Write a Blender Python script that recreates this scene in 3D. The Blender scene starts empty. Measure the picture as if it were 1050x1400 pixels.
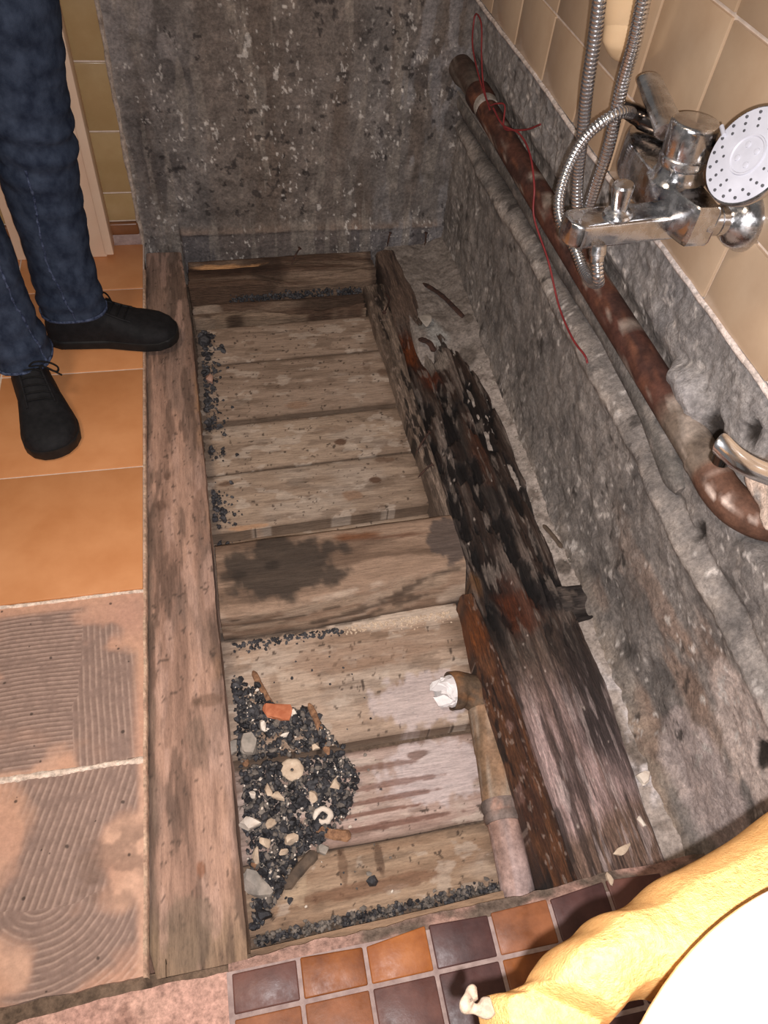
import bpy, bmesh, math, random
import numpy as np
from mathutils import Vector, Matrix
from mathutils.bvhtree import BVHTree

random.seed(7)
RNG = np.random.default_rng(7)
SC = bpy.context.scene
COL = SC.collection

# ------------------------------------------------------------------ camera
CAM_POS = Vector((0.0, 0.0, 1.25))
AX = Vector((0.97797765, -0.19378134, 0.07751458))      # camera right, in the room
AY = Vector((-0.10419575, -0.77512534, -0.62315644))    # camera down
AZ = Vector((0.1808396, 0.60135638, -0.77824645))       # view direction
cd = bpy.data.cameras.new('camera')
cd.sensor_fit = 'VERTICAL'
cd.sensor_height = 24.0
cd.lens = 24.0 * 1024.08 / 1400.0
cd.clip_start = 0.02
cam = bpy.data.objects.new('camera', cd)
COL.objects.link(cam)
R3 = Matrix((AX, -AY, -AZ)).transposed()
cam.matrix_world = Matrix.Translation(CAM_POS) @ R3.to_4x4()
SC.camera = cam

# ------------------------------------------------------------------ light
w = bpy.data.worlds.new('dim_room')
SC.world = w
w.use_nodes = True
bgn = w.node_tree.nodes['Background']
bgn.inputs[0].default_value = (1.0, 0.92, 0.86, 1)
bgn.inputs[1].default_value = 0.16

# the phone's flash, just below and right of its lens
fl = bpy.data.lights.new('phone_flash', 'SPOT')
fl.energy = 82.0
fl.color = (1.0, 0.965, 0.98)
fl.shadow_soft_size = 0.0035
fl.spot_size = math.radians(125)
fl.spot_blend = 1.0
fo = bpy.data.objects.new('phone_flash', fl)
COL.objects.link(fo)
fo.matrix_world = Matrix.Translation(CAM_POS + AX * 0.011 + AY * 0.015 - AZ * 0.002) @ R3.to_4x4()

# the bathroom's own warm ceiling lamp, behind and left of the photographer
al = bpy.data.lights.new('ceiling_lamp', 'AREA')
al.shape = 'DISK'
al.size = 0.45
al.energy = 16.0
al.color = (1.0, 0.78, 0.58)
ao = bpy.data.objects.new('ceiling_lamp', al)
COL.objects.link(ao)
ao.location = (-0.75, 0.35, 2.4)
ao.rotation_euler = (0, 0, 0)

SC.view_settings.view_transform = 'Standard'
SC.view_settings.look = 'None'
SC.view_settings.exposure = 0.0
SC.view_settings.gamma = 1.0
SC.view_settings.use_curve_mapping = False

# ------------------------------------------------------------------ noise
def _hash(ix, iy, seed):
    n = (ix.astype(np.int64) * 374761393 + iy.astype(np.int64) * 668265263 + seed * 974634533) & 0x7fffffff
    n = ((n ^ (n >> 13)) * 1274126177) & 0x7fffffff
    n = ((n ^ (n >> 16)) * 1911520717) & 0x7fffffff
    return ((n ^ (n >> 15)) & 0xffff) / 65535.0

def vnoise(x, y, seed=0):
    x = np.asarray(x, float); y = np.asarray(y, float)
    ix = np.floor(x); iy = np.floor(y)
    fx = x - ix; fy = y - iy
    fx = fx * fx * (3 - 2 * fx); fy = fy * fy * (3 - 2 * fy)
    a = _hash(ix, iy, seed); b = _hash(ix + 1, iy, seed)
    c = _hash(ix, iy + 1, seed); d = _hash(ix + 1, iy + 1, seed)
    return (a * (1 - fx) + b * fx) * (1 - fy) + (c * (1 - fx) + d * fx) * fy

def fbm(x, y, octv=4, seed=0, gain=0.5):
    s = 0.0; amp = 1.0; tot = 0.0
    x = np.asarray(x, float); y = np.asarray(y, float)
    for k in range(octv):
        s = s + amp * vnoise(x * 2 ** k + 17.3 * k, y * 2 ** k - 9.1 * k, seed + k)
        tot += amp; amp *= gain
    return s / tot

def sstep(a, b, x):
    t = np.clip((np.asarray(x, float) - a) / (b - a), 0, 1)
    return t * t * (3 - 2 * t)

def blob(x, y, cx, cy, rx, ry, seed=1, rag=0.5, sc=25, soft=0.35):
    """ragged spot mask, 1 inside"""
    d = np.sqrt(((x - cx) / rx) ** 2 + ((y - cy) / ry) ** 2)
    d = d + rag * (fbm(x * sc, y * sc, 4, seed) - 0.5) * 2
    return 1 - sstep(1 - soft, 1 + soft, d)

def lin(r, g, b):
    f = lambda c: ((c / 255 + 0.055) / 1.055) ** 2.4 if c > 10 else c / 255 / 12.92
    return np.array([f(r), f(g), f(b)])

def mix(c0, c1, m):
    m = np.clip(np.asarray(m, float), 0, 1)[..., None]
    return c0 * (1 - m) + c1 * m

# ------------------------------------------------------------------ materials
def _new(name):
    m = bpy.data.materials.new(name)
    m.use_nodes = True
    nt = m.node_tree
    return m, nt, nt.nodes['Principled BSDF']

def _pos(nt, scale):
    g = nt.nodes.new('ShaderNodeNewGeometry')
    mp = nt.nodes.new('ShaderNodeMapping')
    mp.inputs['Scale'].default_value = scale
    nt.links.new(g.outputs['Position'], mp.inputs['Vector'])
    return mp.outputs[0]

def _noise(nt, vec, scale, detail=6, rough=0.6):
    n = nt.nodes.new('ShaderNodeTexNoise')
    n.inputs['Scale'].default_value = scale
    n.inputs['Detail'].default_value = detail
    n.inputs['Roughness'].default_value = rough
    nt.links.new(vec, n.inputs['Vector'])
    return n.outputs['Fac']

def _ramp(nt, fac, stops):
    r = nt.nodes.new('ShaderNodeValToRGB')
    e = r.color_ramp.elements
    while len(e) < len(stops):
        e.new(0.5)
    for k, (p, c) in enumerate(stops):
        e[k].position = p
        e[k].color = (*c, 1) if len(c) == 3 else c
    nt.links.new(fac, r.inputs[0])
    return r.outputs[0]

def _mul(nt, a, b):
    m = nt.nodes.new('ShaderNodeMix'); m.data_type = 'RGBA'; m.blend_type = 'MULTIPLY'
    m.inputs[0].default_value = 1.0
    nt.links.new(a, m.inputs[6]); nt.links.new(b, m.inputs[7])
    return m.outputs[2]

def _bump(nt, bs, h, strength, dist):
    b = nt.nodes.new('ShaderNodeBump')
    b.inputs['Strength'].default_value = strength
    b.inputs['Distance'].default_value = dist
    nt.links.new(h, b.inputs['Height'])
    nt.links.new(b.outputs[0], bs.inputs['Normal'])

def painted(name, rough=0.8, nscale=60, lo=0.6, hi=1.35, stretch=(1, 1, 1), bump=0.5, bdist=0.003, bscale=None, spec=0.3, specks=None):
    """albedo from the mesh's own colour attribute times fine noise, with relief"""
    m, nt, bs = _new(name)
    a = nt.nodes.new('ShaderNodeAttribute'); a.attribute_name = 'Col'
    v = _pos(nt, stretch)
    n = _noise(nt, v, nscale, 8, 0.65)
    r = _ramp(nt, n, [(0.25, (lo,) * 3), (0.5, (1, 1, 1)), (0.75, (hi,) * 3)])
    c = _mul(nt, a.outputs['Color'], r)
    nf = _noise(nt, _pos(nt, tuple(0.35 * q_ + 0.65 for q_ in stretch)), 150, 6, 0.7)
    c = _mul(nt, c, _ramp(nt, nf, [(0.28, (1 - 0.55 * (1 - lo),) * 3), (0.5, (1, 1, 1)), (0.72, (1 + 0.45 * (hi - 1),) * 3)]))
    if specks:
        n2 = _noise(nt, v, specks[0], 2, 0.5)
        r2 = _ramp(nt, n2, [(specks[1], (1, 1, 1)), (specks[1] + 0.03, (specks[2],) * 3)])
        c = _mul(nt, c, r2)
    nt.links.new(c, bs.inputs['Base Color'])
    bs.inputs['Roughness'].default_value = rough
    bs.inputs['Specular IOR Level'].default_value = spec
    h = _noise(nt, v, bscale or nscale, 8, 0.7)
    _bump(nt, bs, h, bump, bdist)
    return m

def concrete_mat(name):
    m, nt, bs = _new(name)
    a = nt.nodes.new('ShaderNodeAttribute'); a.attribute_name = 'Col'
    v = _pos(nt, (1, 1, 1))
    n0 = _noise(nt, v, 26, 10, 0.72)
    n1 = _noise(nt, v, 130, 8, 0.7)
    n2 = _noise(nt, v, 330, 3, 0.6)
    c = _mul(nt, a.outputs['Color'], _ramp(nt, n0, [(0.28, (0.55,) * 3), (0.5, (1, 1, 1)), (0.72, (1.45, 1.42, 1.38))]))
    c = _mul(nt, c, _ramp(nt, n1, [(0.28, (0.58,) * 3), (0.5, (1, 1, 1)), (0.70, (1.45,) * 3)]))
    c = _mul(nt, c, _ramp(nt, n2, [(0.26, (0.45,) * 3), (0.33, (1, 1, 1)), (0.68, (1, 1, 1)), (0.74, (1.9,) * 3)]))
    nt.links.new(c, bs.inputs['Base Color'])
    bs.inputs['Roughness'].default_value = 0.9
    bs.inputs['Specular IOR Level'].default_value = 0.25
    ad = nt.nodes.new('ShaderNodeMath'); ad.operation = 'ADD'
    nt.links.new(n0, ad.inputs[0])
    ml = nt.nodes.new('ShaderNodeMath'); ml.operation = 'MULTIPLY'; ml.inputs[1].default_value = 0.5
    nt.links.new(n1, ml.inputs[0]); nt.links.new(ml.outputs[0], ad.inputs[1])
    _bump(nt, bs, ad.outputs[0], 0.8, 0.009)
    return m

def solid(name, c0, c1, rough=0.5, scale=20, metal=0.0, stretch=(1, 1, 1), bump=0.0, bdist=0.002, bscale=None, p0=0.35, p1=0.65, spec=0.5, coat=0.0, rrough=None):
    m, nt, bs = _new(name)
    v = _pos(nt, stretch)
    n = _noise(nt, v, scale, 6, 0.6)
    c = _ramp(nt, n, [(p0, tuple(c0)), (p1, tuple(c1))])
    nt.links.new(c, bs.inputs['Base Color'])
    bs.inputs['Roughness'].default_value = rough
    bs.inputs['Metallic'].default_value = metal
    bs.inputs['Specular IOR Level'].default_value = spec
    bs.inputs['Coat Weight'].default_value = coat
    if rrough:
        rr = nt.nodes.new('ShaderNodeMapRange')
        rr.inputs['From Min'].default_value = 0.35; rr.inputs['From Max'].default_value = 0.65
        rr.inputs['To Min'].default_value = rrough[0]; rr.inputs['To Max'].default_value = rrough[1]
        n3 = _noise(nt, v, rrough[2], 6, 0.7)
        nt.links.new(n3, rr.inputs['Value']); nt.links.new(rr.outputs[0], bs.inputs['Roughness'])
    if bump:
        _bump(nt, bs, _noise(nt, v, bscale or scale, 6, 0.65), bump, bdist)
    return m

M = {}
M['concrete'] = concrete_mat('rough_concrete')
M['wood_x'] = painted('wood_along_x', 0.85, 26, 0.62, 1.3, (1, 9, 9), 0.6, 0.0025, specks=(120, 0.70, 0.40))
M['wood_y'] = painted('wood_along_y', 0.85, 22, 0.62, 1.28, (9, 1, 9), 0.6, 0.0025, specks=(110, 0.71, 0.45))
M['rot_y'] = painted('rotten_wood_along_y', 0.62, 34, 0.35, 2.0, (9, 1, 9), 1.0, 0.008, spec=0.45)
M['rot_x'] = painted('rotten_wood_along_x', 0.7, 30, 0.45, 1.5, (1, 9, 9), 1.0, 0.007)
M['mortar'] = painted('mortar', 0.92, 75, 0.55, 1.4, bump=0.8, bdist=0.005, specks=(380, 0.72, 1.7))
M['slab'] = painted('tile_adhesive', 0.85, 90, 0.82, 1.18, bump=0.35, bdist=0.0015)
M['metal_old'] = painted('old_pipe_metal', 0.72, 45, 0.5, 1.5, bump=0.8, bdist=0.0025, spec=0.25)
M['orange_tile'] = solid('orange_floor_tile', lin(198, 132, 82), lin(214, 150, 100), 0.42, 9, bump=0.15, bdist=0.001, bscale=60, p0=0.3, p1=0.7)
M['grout'] = solid('pale_grout', lin(206, 186, 168), lin(226, 208, 192), 0.9, 60, bump=0.3)
M['grout_grey'] = solid('lilac_grey_grout', lin(146, 124, 118), lin(176, 154, 146), 0.9, 60, bump=0.3)
M['wall_tile'] = solid('beige_wall_tile', lin(178, 150, 122), lin(192, 166, 138), 0.22, 6, stretch=(1, 1, 1), bump=0.04, bdist=0.001, bscale=14, coat=0.2)
M['ochre_tile'] = solid('ochre_wall_tile', lin(172, 142, 98), lin(182, 154, 110), 0.25, 14, bump=0.08, bdist=0.002, bscale=9)
M['brown_tile_base'] = solid('brown_base_tile', lin(118, 74, 44), lin(140, 92, 60), 0.35, 12)
BT = []
for k, (a, b) in enumerate([((88, 58, 52), (112, 74, 64)), ((112, 60, 26), (150, 88, 42)), ((146, 82, 36), (176, 108, 56)), ((70, 46, 44), (92, 62, 58)), ((120, 72, 44), (158, 100, 66))]):
    BT.append(solid('brown_quarry_tile_%s' % 'abcde'[k], lin(*a), lin(*b), 0.4, 22, bump=0.3, bdist=0.0015, bscale=50, rrough=(0.32, 0.6, 30), spec=0.35))
M['peach_paint'] = solid('peach_paint', lin(232, 198, 168), lin(238, 208, 180), 0.45, 8)
M['chrome'] = solid('spotted_chrome', (0.48, 0.48, 0.50), (0.74, 0.74, 0.75), 0.1, 45, 1.0, rrough=(0.07, 0.40, 45), bump=0.08, bdist=0.001, bscale=120)
M['chrome_bright'] = solid('bright_chrome', (0.78, 0.78, 0.80), (0.88, 0.88, 0.89), 0.2, 40, 1.0)
M['grey_plastic'] = solid('grey_shower_plastic', lin(176, 176, 184), lin(190, 190, 198), 0.35, 30)
M['dark_rubber'] = solid('dark_rubber', lin(60, 60, 64), lin(80, 80, 84), 0.5, 30)
M['dark_chrome'] = solid('smoked_chrome', (0.10, 0.085, 0.08), (0.16, 0.14, 0.13), 0.15, 30, 1.0)
M['hose_gap'] = solid('hose_groove', (0.10, 0.09, 0.09), (0.16, 0.15, 0.15), 0.5, 30, 0.6)
M['ceramic_cream'] = solid('cream_ceramic', lin(226, 192, 150), lin(232, 200, 160), 0.12, 6, coat=0.4)
M['ceramic_white'] = solid('white_ceramic', (0.82, 0.81, 0.78), (0.85, 0.84, 0.81), 0.15, 6, coat=0.3)
M['towel'] = solid('apricot_terry', lin(214, 156, 94), lin(230, 178, 114), 0.95, 240, bump=0.9, bdist=0.003, bscale=420, spec=0.05)
M['towel_tag'] = solid('pale_cotton_tape', lin(120, 102, 86), lin(150, 130, 110), 0.9, 200, bump=0.5, bscale=300)
M['denim'] = solid('dark_blue_denim', lin(36, 44, 60), lin(62, 72, 90), 0.9, 34, stretch=(1, 1, 0.8), bump=0.5, bdist=0.002, bscale=500, spec=0.1)
M['denim_seam'] = solid('worn_denim_seam', lin(34, 42, 64), lin(84, 94, 118), 0.9, 130, bump=0.6, bscale=200, spec=0.1)
M['shoe'] = solid('black_nubuck', lin(17, 17, 19), lin(29, 28, 30), 0.75, 60, bump=0.5, bdist=0.001, bscale=300, spec=0.25)
M['shoe_sole'] = solid('black_rubber_sole', lin(20, 20, 21), lin(30, 30, 30), 0.55, 50, bump=0.2, bscale=200, spec=0.3)
M['lace'] = solid('black_lace', lin(16, 15, 15), lin(26, 25, 25), 0.8, 100, spec=0.2)
M['wire'] = solid('dark_red_insulation', lin(116, 34, 38), lin(140, 50, 50), 0.5, 40)
M['wire_end'] = solid('copper_red_end', lin(130, 40, 40), lin(150, 60, 50), 0.4, 40)
M['paper'] = solid('white_crumpled_paper', (0.80, 0.74, 0.72), (0.9, 0.86, 0.84), 0.9, 40, bump=0.4, bscale=60)
M['cinder'] = solid('black_cinder', lin(34, 33, 36), lin(82, 80, 82), 0.6, 50, bump=0.8, bdist=0.003, bscale=160, p0=0.4, p1=0.72)
M['cinder_grey'] = solid('grey_grit', lin(78, 72, 68), lin(134, 124, 114), 0.9, 50, bump=0.6, bscale=120)
M['stone_white'] = solid('white_rubble', lin(214, 196, 178), lin(240, 228, 212), 0.9, 60, bump=0.6, bdist=0.003, bscale=110)
M['stone_cream'] = solid('cream_rubble', lin(190, 166, 142), lin(220, 198, 172), 0.9, 60, bump=0.6, bdist=0.003, bscale=110)
M['stone_grey'] = solid('grey_mortar_shard', lin(134, 126, 116), lin(170, 158, 146), 0.9, 50, bump=0.6, bdist=0.003, bscale=90)
M['terracotta'] = solid('terracotta_shard', lin(172, 96, 62), lin(202, 126, 88), 0.85, 50, bump=0.5, bscale=90)
M['stone_pink'] = solid('pinkish_mortar_lump', lin(150, 112, 94), lin(176, 140, 122), 0.9, 50, bump=0.6, bscale=90)
M['stick'] = solid('splintered_wood', lin(104, 72, 50), lin(160, 118, 86), 0.8, 40, stretch=(3, 3, 3), bump=0.6, bscale=120)
M['stick_dark'] = solid('dark_splinter', lin(66, 54, 44), lin(104, 86, 70), 0.8, 40, bump=0.6, bscale=120)
M['rust'] = solid('rusty_iron', lin(40, 26, 22), lin(76, 48, 36), 0.8, 90, bump=0.6, bscale=200)

# ------------------------------------------------------------------ objects
def link(o, parent=None):
    COL.objects.link(o)
    if parent is not None:
        o.parent = parent
    return o

def tag(o, label=None, cat=None, group=None, kind=None):
    if label: o['label'] = label
    if cat: o['category'] = cat
    if group: o['group'] = group
    if kind: o['kind'] = kind
    return o

def origin_of(p):
    v = Vector((0, 0, 0))
    while p is not None:
        v = v + p.location
        p = p.parent
    return v

def empty(name, loc, label=None, cat=None, group=None, parent=None):
    o = bpy.data.objects.new(name, None)
    o.empty_display_size = 0.05
    o.location = loc
    link(o, parent)
    return tag(o, label, cat, group)

def mesh_obj(name, verts, faces, mat, parent=None, smooth=True, col=None, auto=None):
    """verts in room coordinates; origin kept at the parent's base"""
    off = np.array(origin_of(parent))
    V = np.asarray(verts, float).reshape(-1, 3) - off
    me = bpy.data.meshes.new(name)
    me.from_pydata(V.tolist(), [], faces if isinstance(faces, list) else faces.tolist())
    if col is not None:
        a = me.color_attributes.new('Col', 'FLOAT_COLOR', 'POINT')
        c = np.ones((len(V), 4)); c[:, :3] = np.clip(np.asarray(col).reshape(-1, 3), 0.002, 1)
        a.data.foreach_set('color', c.ravel())
    me.materials.append(mat)
    if smooth:
        me.polygons.foreach_set('use_smooth', [True] * len(me.polygons))
    me.update()
    o = bpy.data.objects.new(name, me)
    return link(o, parent)

def from_bm(name, bm, mat, parent=None, smooth=True, sharp=None):
    off = origin_of(parent)
    bmesh.ops.translate(bm, verts=bm.verts, vec=-off)
    bmesh.ops.recalc_face_normals(bm, faces=bm.faces)
    me = bpy.data.meshes.new(name)
    bm.to_mesh(me); bm.free()
    me.materials.append(mat)
    if smooth:
        me.polygons.foreach_set('use_smooth', [True] * len(me.polygons))
        me.set_sharp_from_angle(angle=math.radians(sharp or 40))
    o = bpy.data.objects.new(name, me)
    return link(o, parent)

def grid_faces(n, m, close_m=False, base=0):
    i = np.arange(n - 1)[:, None]; j = np.arange(m if close_m else m - 1)[None, :]
    j2 = (j + 1) % m
    f = np.stack([i * m + j + 0 * i, i * m + j2 + 0 * i, (i + 1) * m + j2, (i + 1) * m + j + 0 * j2], -1).reshape(-1, 4)
    return f + base

def sheet(name, X, Y, Z, C, mat, parent=None, flip=False):
    n, m = X.shape
    f = grid_faces(n, m)
    if flip: f = f[:, ::-1]
    return mesh_obj(name, np.stack([X, Y, Z], -1), f, mat, parent, True, C)

def block(name, X, Y, Z, zbot, C, mat, parent=None, sharp=True):
    """top surface given on a grid, with straight sides down to zbot"""
    n, m = X.shape
    ring = [(0, j) for j in range(m)] + [(i, m - 1) for i in range(1, n)] + [(n - 1, j) for j in range(m - 2, -1, -1)] + [(i, 0) for i in range(n - 2, 0, -1)]
    V = np.stack([X, Y, Z], -1).reshape(-1, 3)
    Cf = np.asarray(C).reshape(-1, 3)
    idx = np.array([i * m + j for i, j in ring])
    f = grid_faces(n, m).tolist()
    area = (X[-1, 0] - X[0, 0]) * (Y[0, -1] - Y[0, 0]) - (X[0, -1] - X[0, 0]) * (Y[-1, 0] - Y[0, 0])
    flip = area < 0
    base = len(V)
    rv = V[idx].copy()                    # doubled rim keeps a crisp edge
    rb = V[idx].copy(); rb[:, 2] = zbot
    V2 = np.concatenate([V, rv, rb])
    C2 = np.concatenate([Cf, Cf[idx] * 0.95, Cf[idx] * 0.85])
    k = len(ring)
    for q in range(k):
        q2 = (q + 1) % k
        f.append([base + q, base + k + q, base + k + q2, base + q2])
    f.append([base + k + q for q in range(k)])
    if flip: f = [x[::-1] for x in f]
    o = mesh_obj(name, V2, f, mat, parent, True, C2)
    return o

def lathe_pts(profile, segs=32):
    P = []
    for (r, h) in profile:
        for k in range(segs):
            a = 2 * math.pi * k / segs
            P.append((r * math.cos(a), r * math.sin(a), h))
    return P

def frame_from(zdir, xhint=(0, 0, 1)):
    z = Vector(zdir).normalized()
    x = Vector(xhint)
    if abs(x.normalized().dot(z)) > 0.95: x = Vector((1, 0, 0))
    x = (x - z * x.dot(z)).normalized()
    y = z.cross(x)
    return Matrix((x, y, z)).transposed()

def lathe(name, profile, origin, axis, mat, parent=None, segs=32, caps=True, sharp=35, xhint=(0, 0, 1), scale=(1, 1)):
    P = lathe_pts(profile, segs)
    F = frame_from(axis, xhint)
    O = Vector(origin)
    V = [O + F @ Vector((p[0] * scale[0], p[1] * scale[1], p[2])) for p in P]
    n = len(profile)
    f = grid_faces(n, segs, True).tolist()
    if caps:
        f.append(list(range(segs))[::-1]); f.append([(n - 1) * segs + k for k in range(segs)])
    bm = bmesh.new()
    bv = [bm.verts.new(v) for v in V]
    for q in f: bm.faces.new([bv[i] for i in q])
    return from_bm(name, bm, mat, parent, True, sharp)

def catmull(pts, per=8):
    P = [np.array(p, float) for p in pts]
    P = [2 * P[0] - P[1]] + P + [2 * P[-1] - P[-2]]
    out = []
    for i in range(1, len(P) - 2):
        for k in range(per):
            t = k / per
            out.append(0.5 * ((2 * P[i]) + (-P[i - 1] + P[i + 1]) * t + (2 * P[i - 1] - 5 * P[i] + 4 * P[i + 1] - P[i + 2]) * t * t + (-P[i - 1] + 3 * P[i] - 3 * P[i + 1] + P[i + 2]) * t ** 3))
    out.append(P[-2])
    return np.array(out)

def tube_data(path, radii, segs=12, ell=(1, 1), up=None):
    path = np.asarray(path, float)
    n = len(path)
    T = np.gradient(path, axis=0); T /= np.linalg.norm(T, axis=1)[:, None] + 1e-12
    nx = np.array(up if up is not None else (0, 0, 1.0), float)
    if abs(nx @ T[0]) > 0.9: nx = np.array([1.0, 0, 0])
    V = []
    for i in range(n):
        nx = nx - T[i] * (nx @ T[i]); nx /= np.linalg.norm(nx)
        ny = np.cross(T[i], nx)
        r = radii[i] if hasattr(radii, '__len__') else radii
        for k in range(segs):
            a = 2 * math.pi * k / segs
            V.append(path[i] + r * (ell[0] * math.cos(a) * nx + ell[1] * math.sin(a) * ny))
    f = grid_faces(n, segs, True).tolist()
    f.append(list(range(segs))[::-1]); f.append([(n - 1) * segs + k for k in range(segs)])
    return np.array(V), f

def tube(name, path, radii, mat, parent=None, segs=12, ell=(1, 1), up=None, colf=None, sharp=50):
    V, f = tube_data(path, radii, segs, ell, up)
    o = mesh_obj(name, V, f, mat, parent, True, None if colf is None else colf(V))
    o.data.set_sharp_from_angle(angle=math.radians(sharp))
    return o

def box_bm(bm, x0, x1, y0, y1, z0, z1, bev=0.0, segs=2):
    vs = [bm.verts.new((x, y, z)) for x in (x0, x1) for y in (y0, y1) for z in (z0, z1)]
    fs = [(0, 1, 3, 2), (4, 6, 7, 5), (0, 4, 5, 1), (2, 3, 7, 6), (0, 2, 6, 4), (1, 5, 7, 3)]
    faces = [bm.faces.new([vs[i] for i in q]) for q in fs]
    if bev:
        ed = list({e for f in faces for e in f.edges})
        bmesh.ops.bevel(bm, geom=ed, offset=bev, segments=segs, affect='EDGES', profile=0.5)

def box(name, x0, x1, y0, y1, z0, z1, mat, parent=None, bev=0.002):
    bm = bmesh.new()
    box_bm(bm, x0, x1, y0, y1, z0, z1, bev)
    return from_bm(name, bm, mat, parent, True, 30)

def lg(a, b, n): return np.linspace(a, b, n)

# ==================================================================
#  STRUCTURE
# ==================================================================
YB = 2.03      # back wall
XC = 0.685     # right wall, bare concrete
XT = 0.675     # right wall, tile face
ZP = 0.637     # height of the cut tile edge

# ---- right wall : bare concrete with the pipe chase -----------------
ny, nz = 470, 190
yy = lg(-0.35, YB + 0.03, ny); zz = lg(-0.16, ZP + 0.002, nz)
Yg, Zg = np.meshgrid(yy, zz, indexing='ij')
d = (fbm(Yg * 9, Zg * 9, 5, 3) - 0.5) * 0.020 + (fbm(Yg * 45, Zg * 45, 4, 5) - 0.5) * 0.008
rough_top = sstep(0.50, 0.54, Zg)
d += rough_top * (fbm(Yg * 70, Zg * 70, 3, 8) - 0.5) * 0.008
# chase around the pipe, deeper at the far end
chase = sstep(0.345, 0.365, Zg + 0.006 * (fbm(Yg * 30, Zg * 0, 3, 4) - 0.5)) * (1 - sstep(0.49, 0.53, Zg))
chase *= sstep(0.62, 0.9, Yg) * 0.75 + 0.25
d += -0.016 * chase
# mortar rib (an embedded conduit) at z ~ .325 and its dark groove beneath
zr = 0.323 + 0.010 * np.cos((Yg - 1.2) * 2.4)
rib = np.exp(-((Zg - zr) / 0.018) ** 2)
d += (0.010 + 0.012 * (fbm(Yg * 6, Zg * 0 + 2, 3, 12))) * rib
d += -0.008 * np.exp(-((Zg - (zr + 0.032)) / 0.008) ** 2)
# blob of mortar holding the pipe, plaster patch by its elbow
mb = blob(Yg, Zg, 0.735, 0.505, 0.055, 0.035, 21, 0.35, 30)
d += 0.030 * mb
pp = blob(Yg, Zg, 0.510, 0.540, 0.048, 0.040, 22, 0.5, 30, 0.2)
d += 0.018 * pp
d += -0.050 * blob(Yg, Zg, 0.535, 0.470, 0.075, 0.036, 23, 0.2, 30, 0.2)
cove = sstep(0.03, -0.07, Zg) * (0.35 + 0.65 * sstep(1.2, 0.3, Yg))
d += 0.030 * cove
Xg = XC - d
base = mix(lin(122, 115, 110), lin(148, 139, 132), fbm(Yg * 5, Zg * 5, 4, 31))
base = mix(base, lin(92, 87, 84), sstep(0.52, 0.75, fbm(Yg * 16, Zg * 12, 5, 33)) * 0.6)
base = mix(base, lin(160, 150, 142), sstep(0.62, 0.78, fbm(Yg * 26, Zg * 26, 4, 35)) * 0.55)
base = mix(base, lin(150, 145, 142), rough_top * 0.6)
base = mix(base, lin(158, 130, 112), sstep(0.5, 0.7, fbm(Yg * 7, Zg * 16, 4, 37)) * sstep(0.95, 0.35, Yg) * sstep(0.40, 0.2, Zg) * 0.7)
base = mix(base, lin(188, 172, 166), blob(Yg, Zg, 0.285, 0.07, 0.16, 0.085, 41, 0.6, 16, 0.15) * 0.9)  # pale lilac bounce light painted into the wall colour
base = mix(base, lin(194, 176, 166), blob(Yg, Zg, 0.30, 0.235, 0.11, 0.075, 43, 0.6, 16, 0.12) * 0.9)  # pale plaster smear with bounce light painted in
base = mix(base, lin(176, 158, 140), cove * sstep(0.3, 0.6, fbm(Yg * 20, Zg * 20, 3, 39)) * 0.7)
base = mix(base, lin(168, 156, 146), rib * sstep(0.35, 0.6, fbm(Yg * 14, Zg * 14, 3, 45)) * 0.8)
base = mix(base, lin(168, 162, 160), mb * 0.8)
base = mix(base, lin(214, 190, 172), pp * sstep(0.3, 0.5, fbm(Yg * 40, Zg * 40, 3, 46)))
base = mix(base, lin(52, 46, 42), np.exp(-((Zg - (zr + 0.030)) / 0.009) ** 2) * sstep(1.0, 1.2, Yg) * 0.7)
base = mix(base, lin(60, 50, 44), chase * np.exp(-((Zg - 0.495) / 0.014) ** 2) * 0.5)
chip = sstep(0.69, 0.72, fbm(Yg * 85, Zg * 70, 3, 48)) * sstep(0.42, 0.58, fbm(Yg * 9, Zg * 9, 3, 49))
base = mix(base, lin(206, 196, 188), chip * 0.8)
base = mix(base, lin(64, 58, 54), sstep(0.67, 0.70, fbm(Yg * 40, Zg * 40, 4, 50)) * sstep(0.45, 0.6, fbm(Yg * 7, Zg * 7, 3, 51)) * 0.8)
for k in range(16):                               # paint flecks and chips
    cy, cz = RNG.uniform(0.1, 2.0), RNG.uniform(0.0, 0.62)
    s = RNG.uniform(0.002, 0.005)
    base = mix(base, lin(208, 198, 188), blob(Yg, Zg, cy, cz, s * 1.6, s, 60 + k, 0.8, 60, 0.2) * 0.8)
for cy, cz, s in [(0.27, 0.245, 0.018), (0.60, 0.56, 0.016), (0.66, 0.505, 0.02), (1.25, 0.40, 0.012), (0.58, 0.37, 0.013)]:
    m_ = blob(Yg, Zg, cy, cz, s * 0.8, s * 1.3, 90, 0.8, 50, 0.2)
    base = mix(base, lin(54, 48, 44), m_)
    Xg = Xg + 0.008 * m_
wall_right = sheet('wall_right', Xg, Yg, Zg, base, M['concrete'], None)
tag(wall_right, kind='structure')

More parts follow.
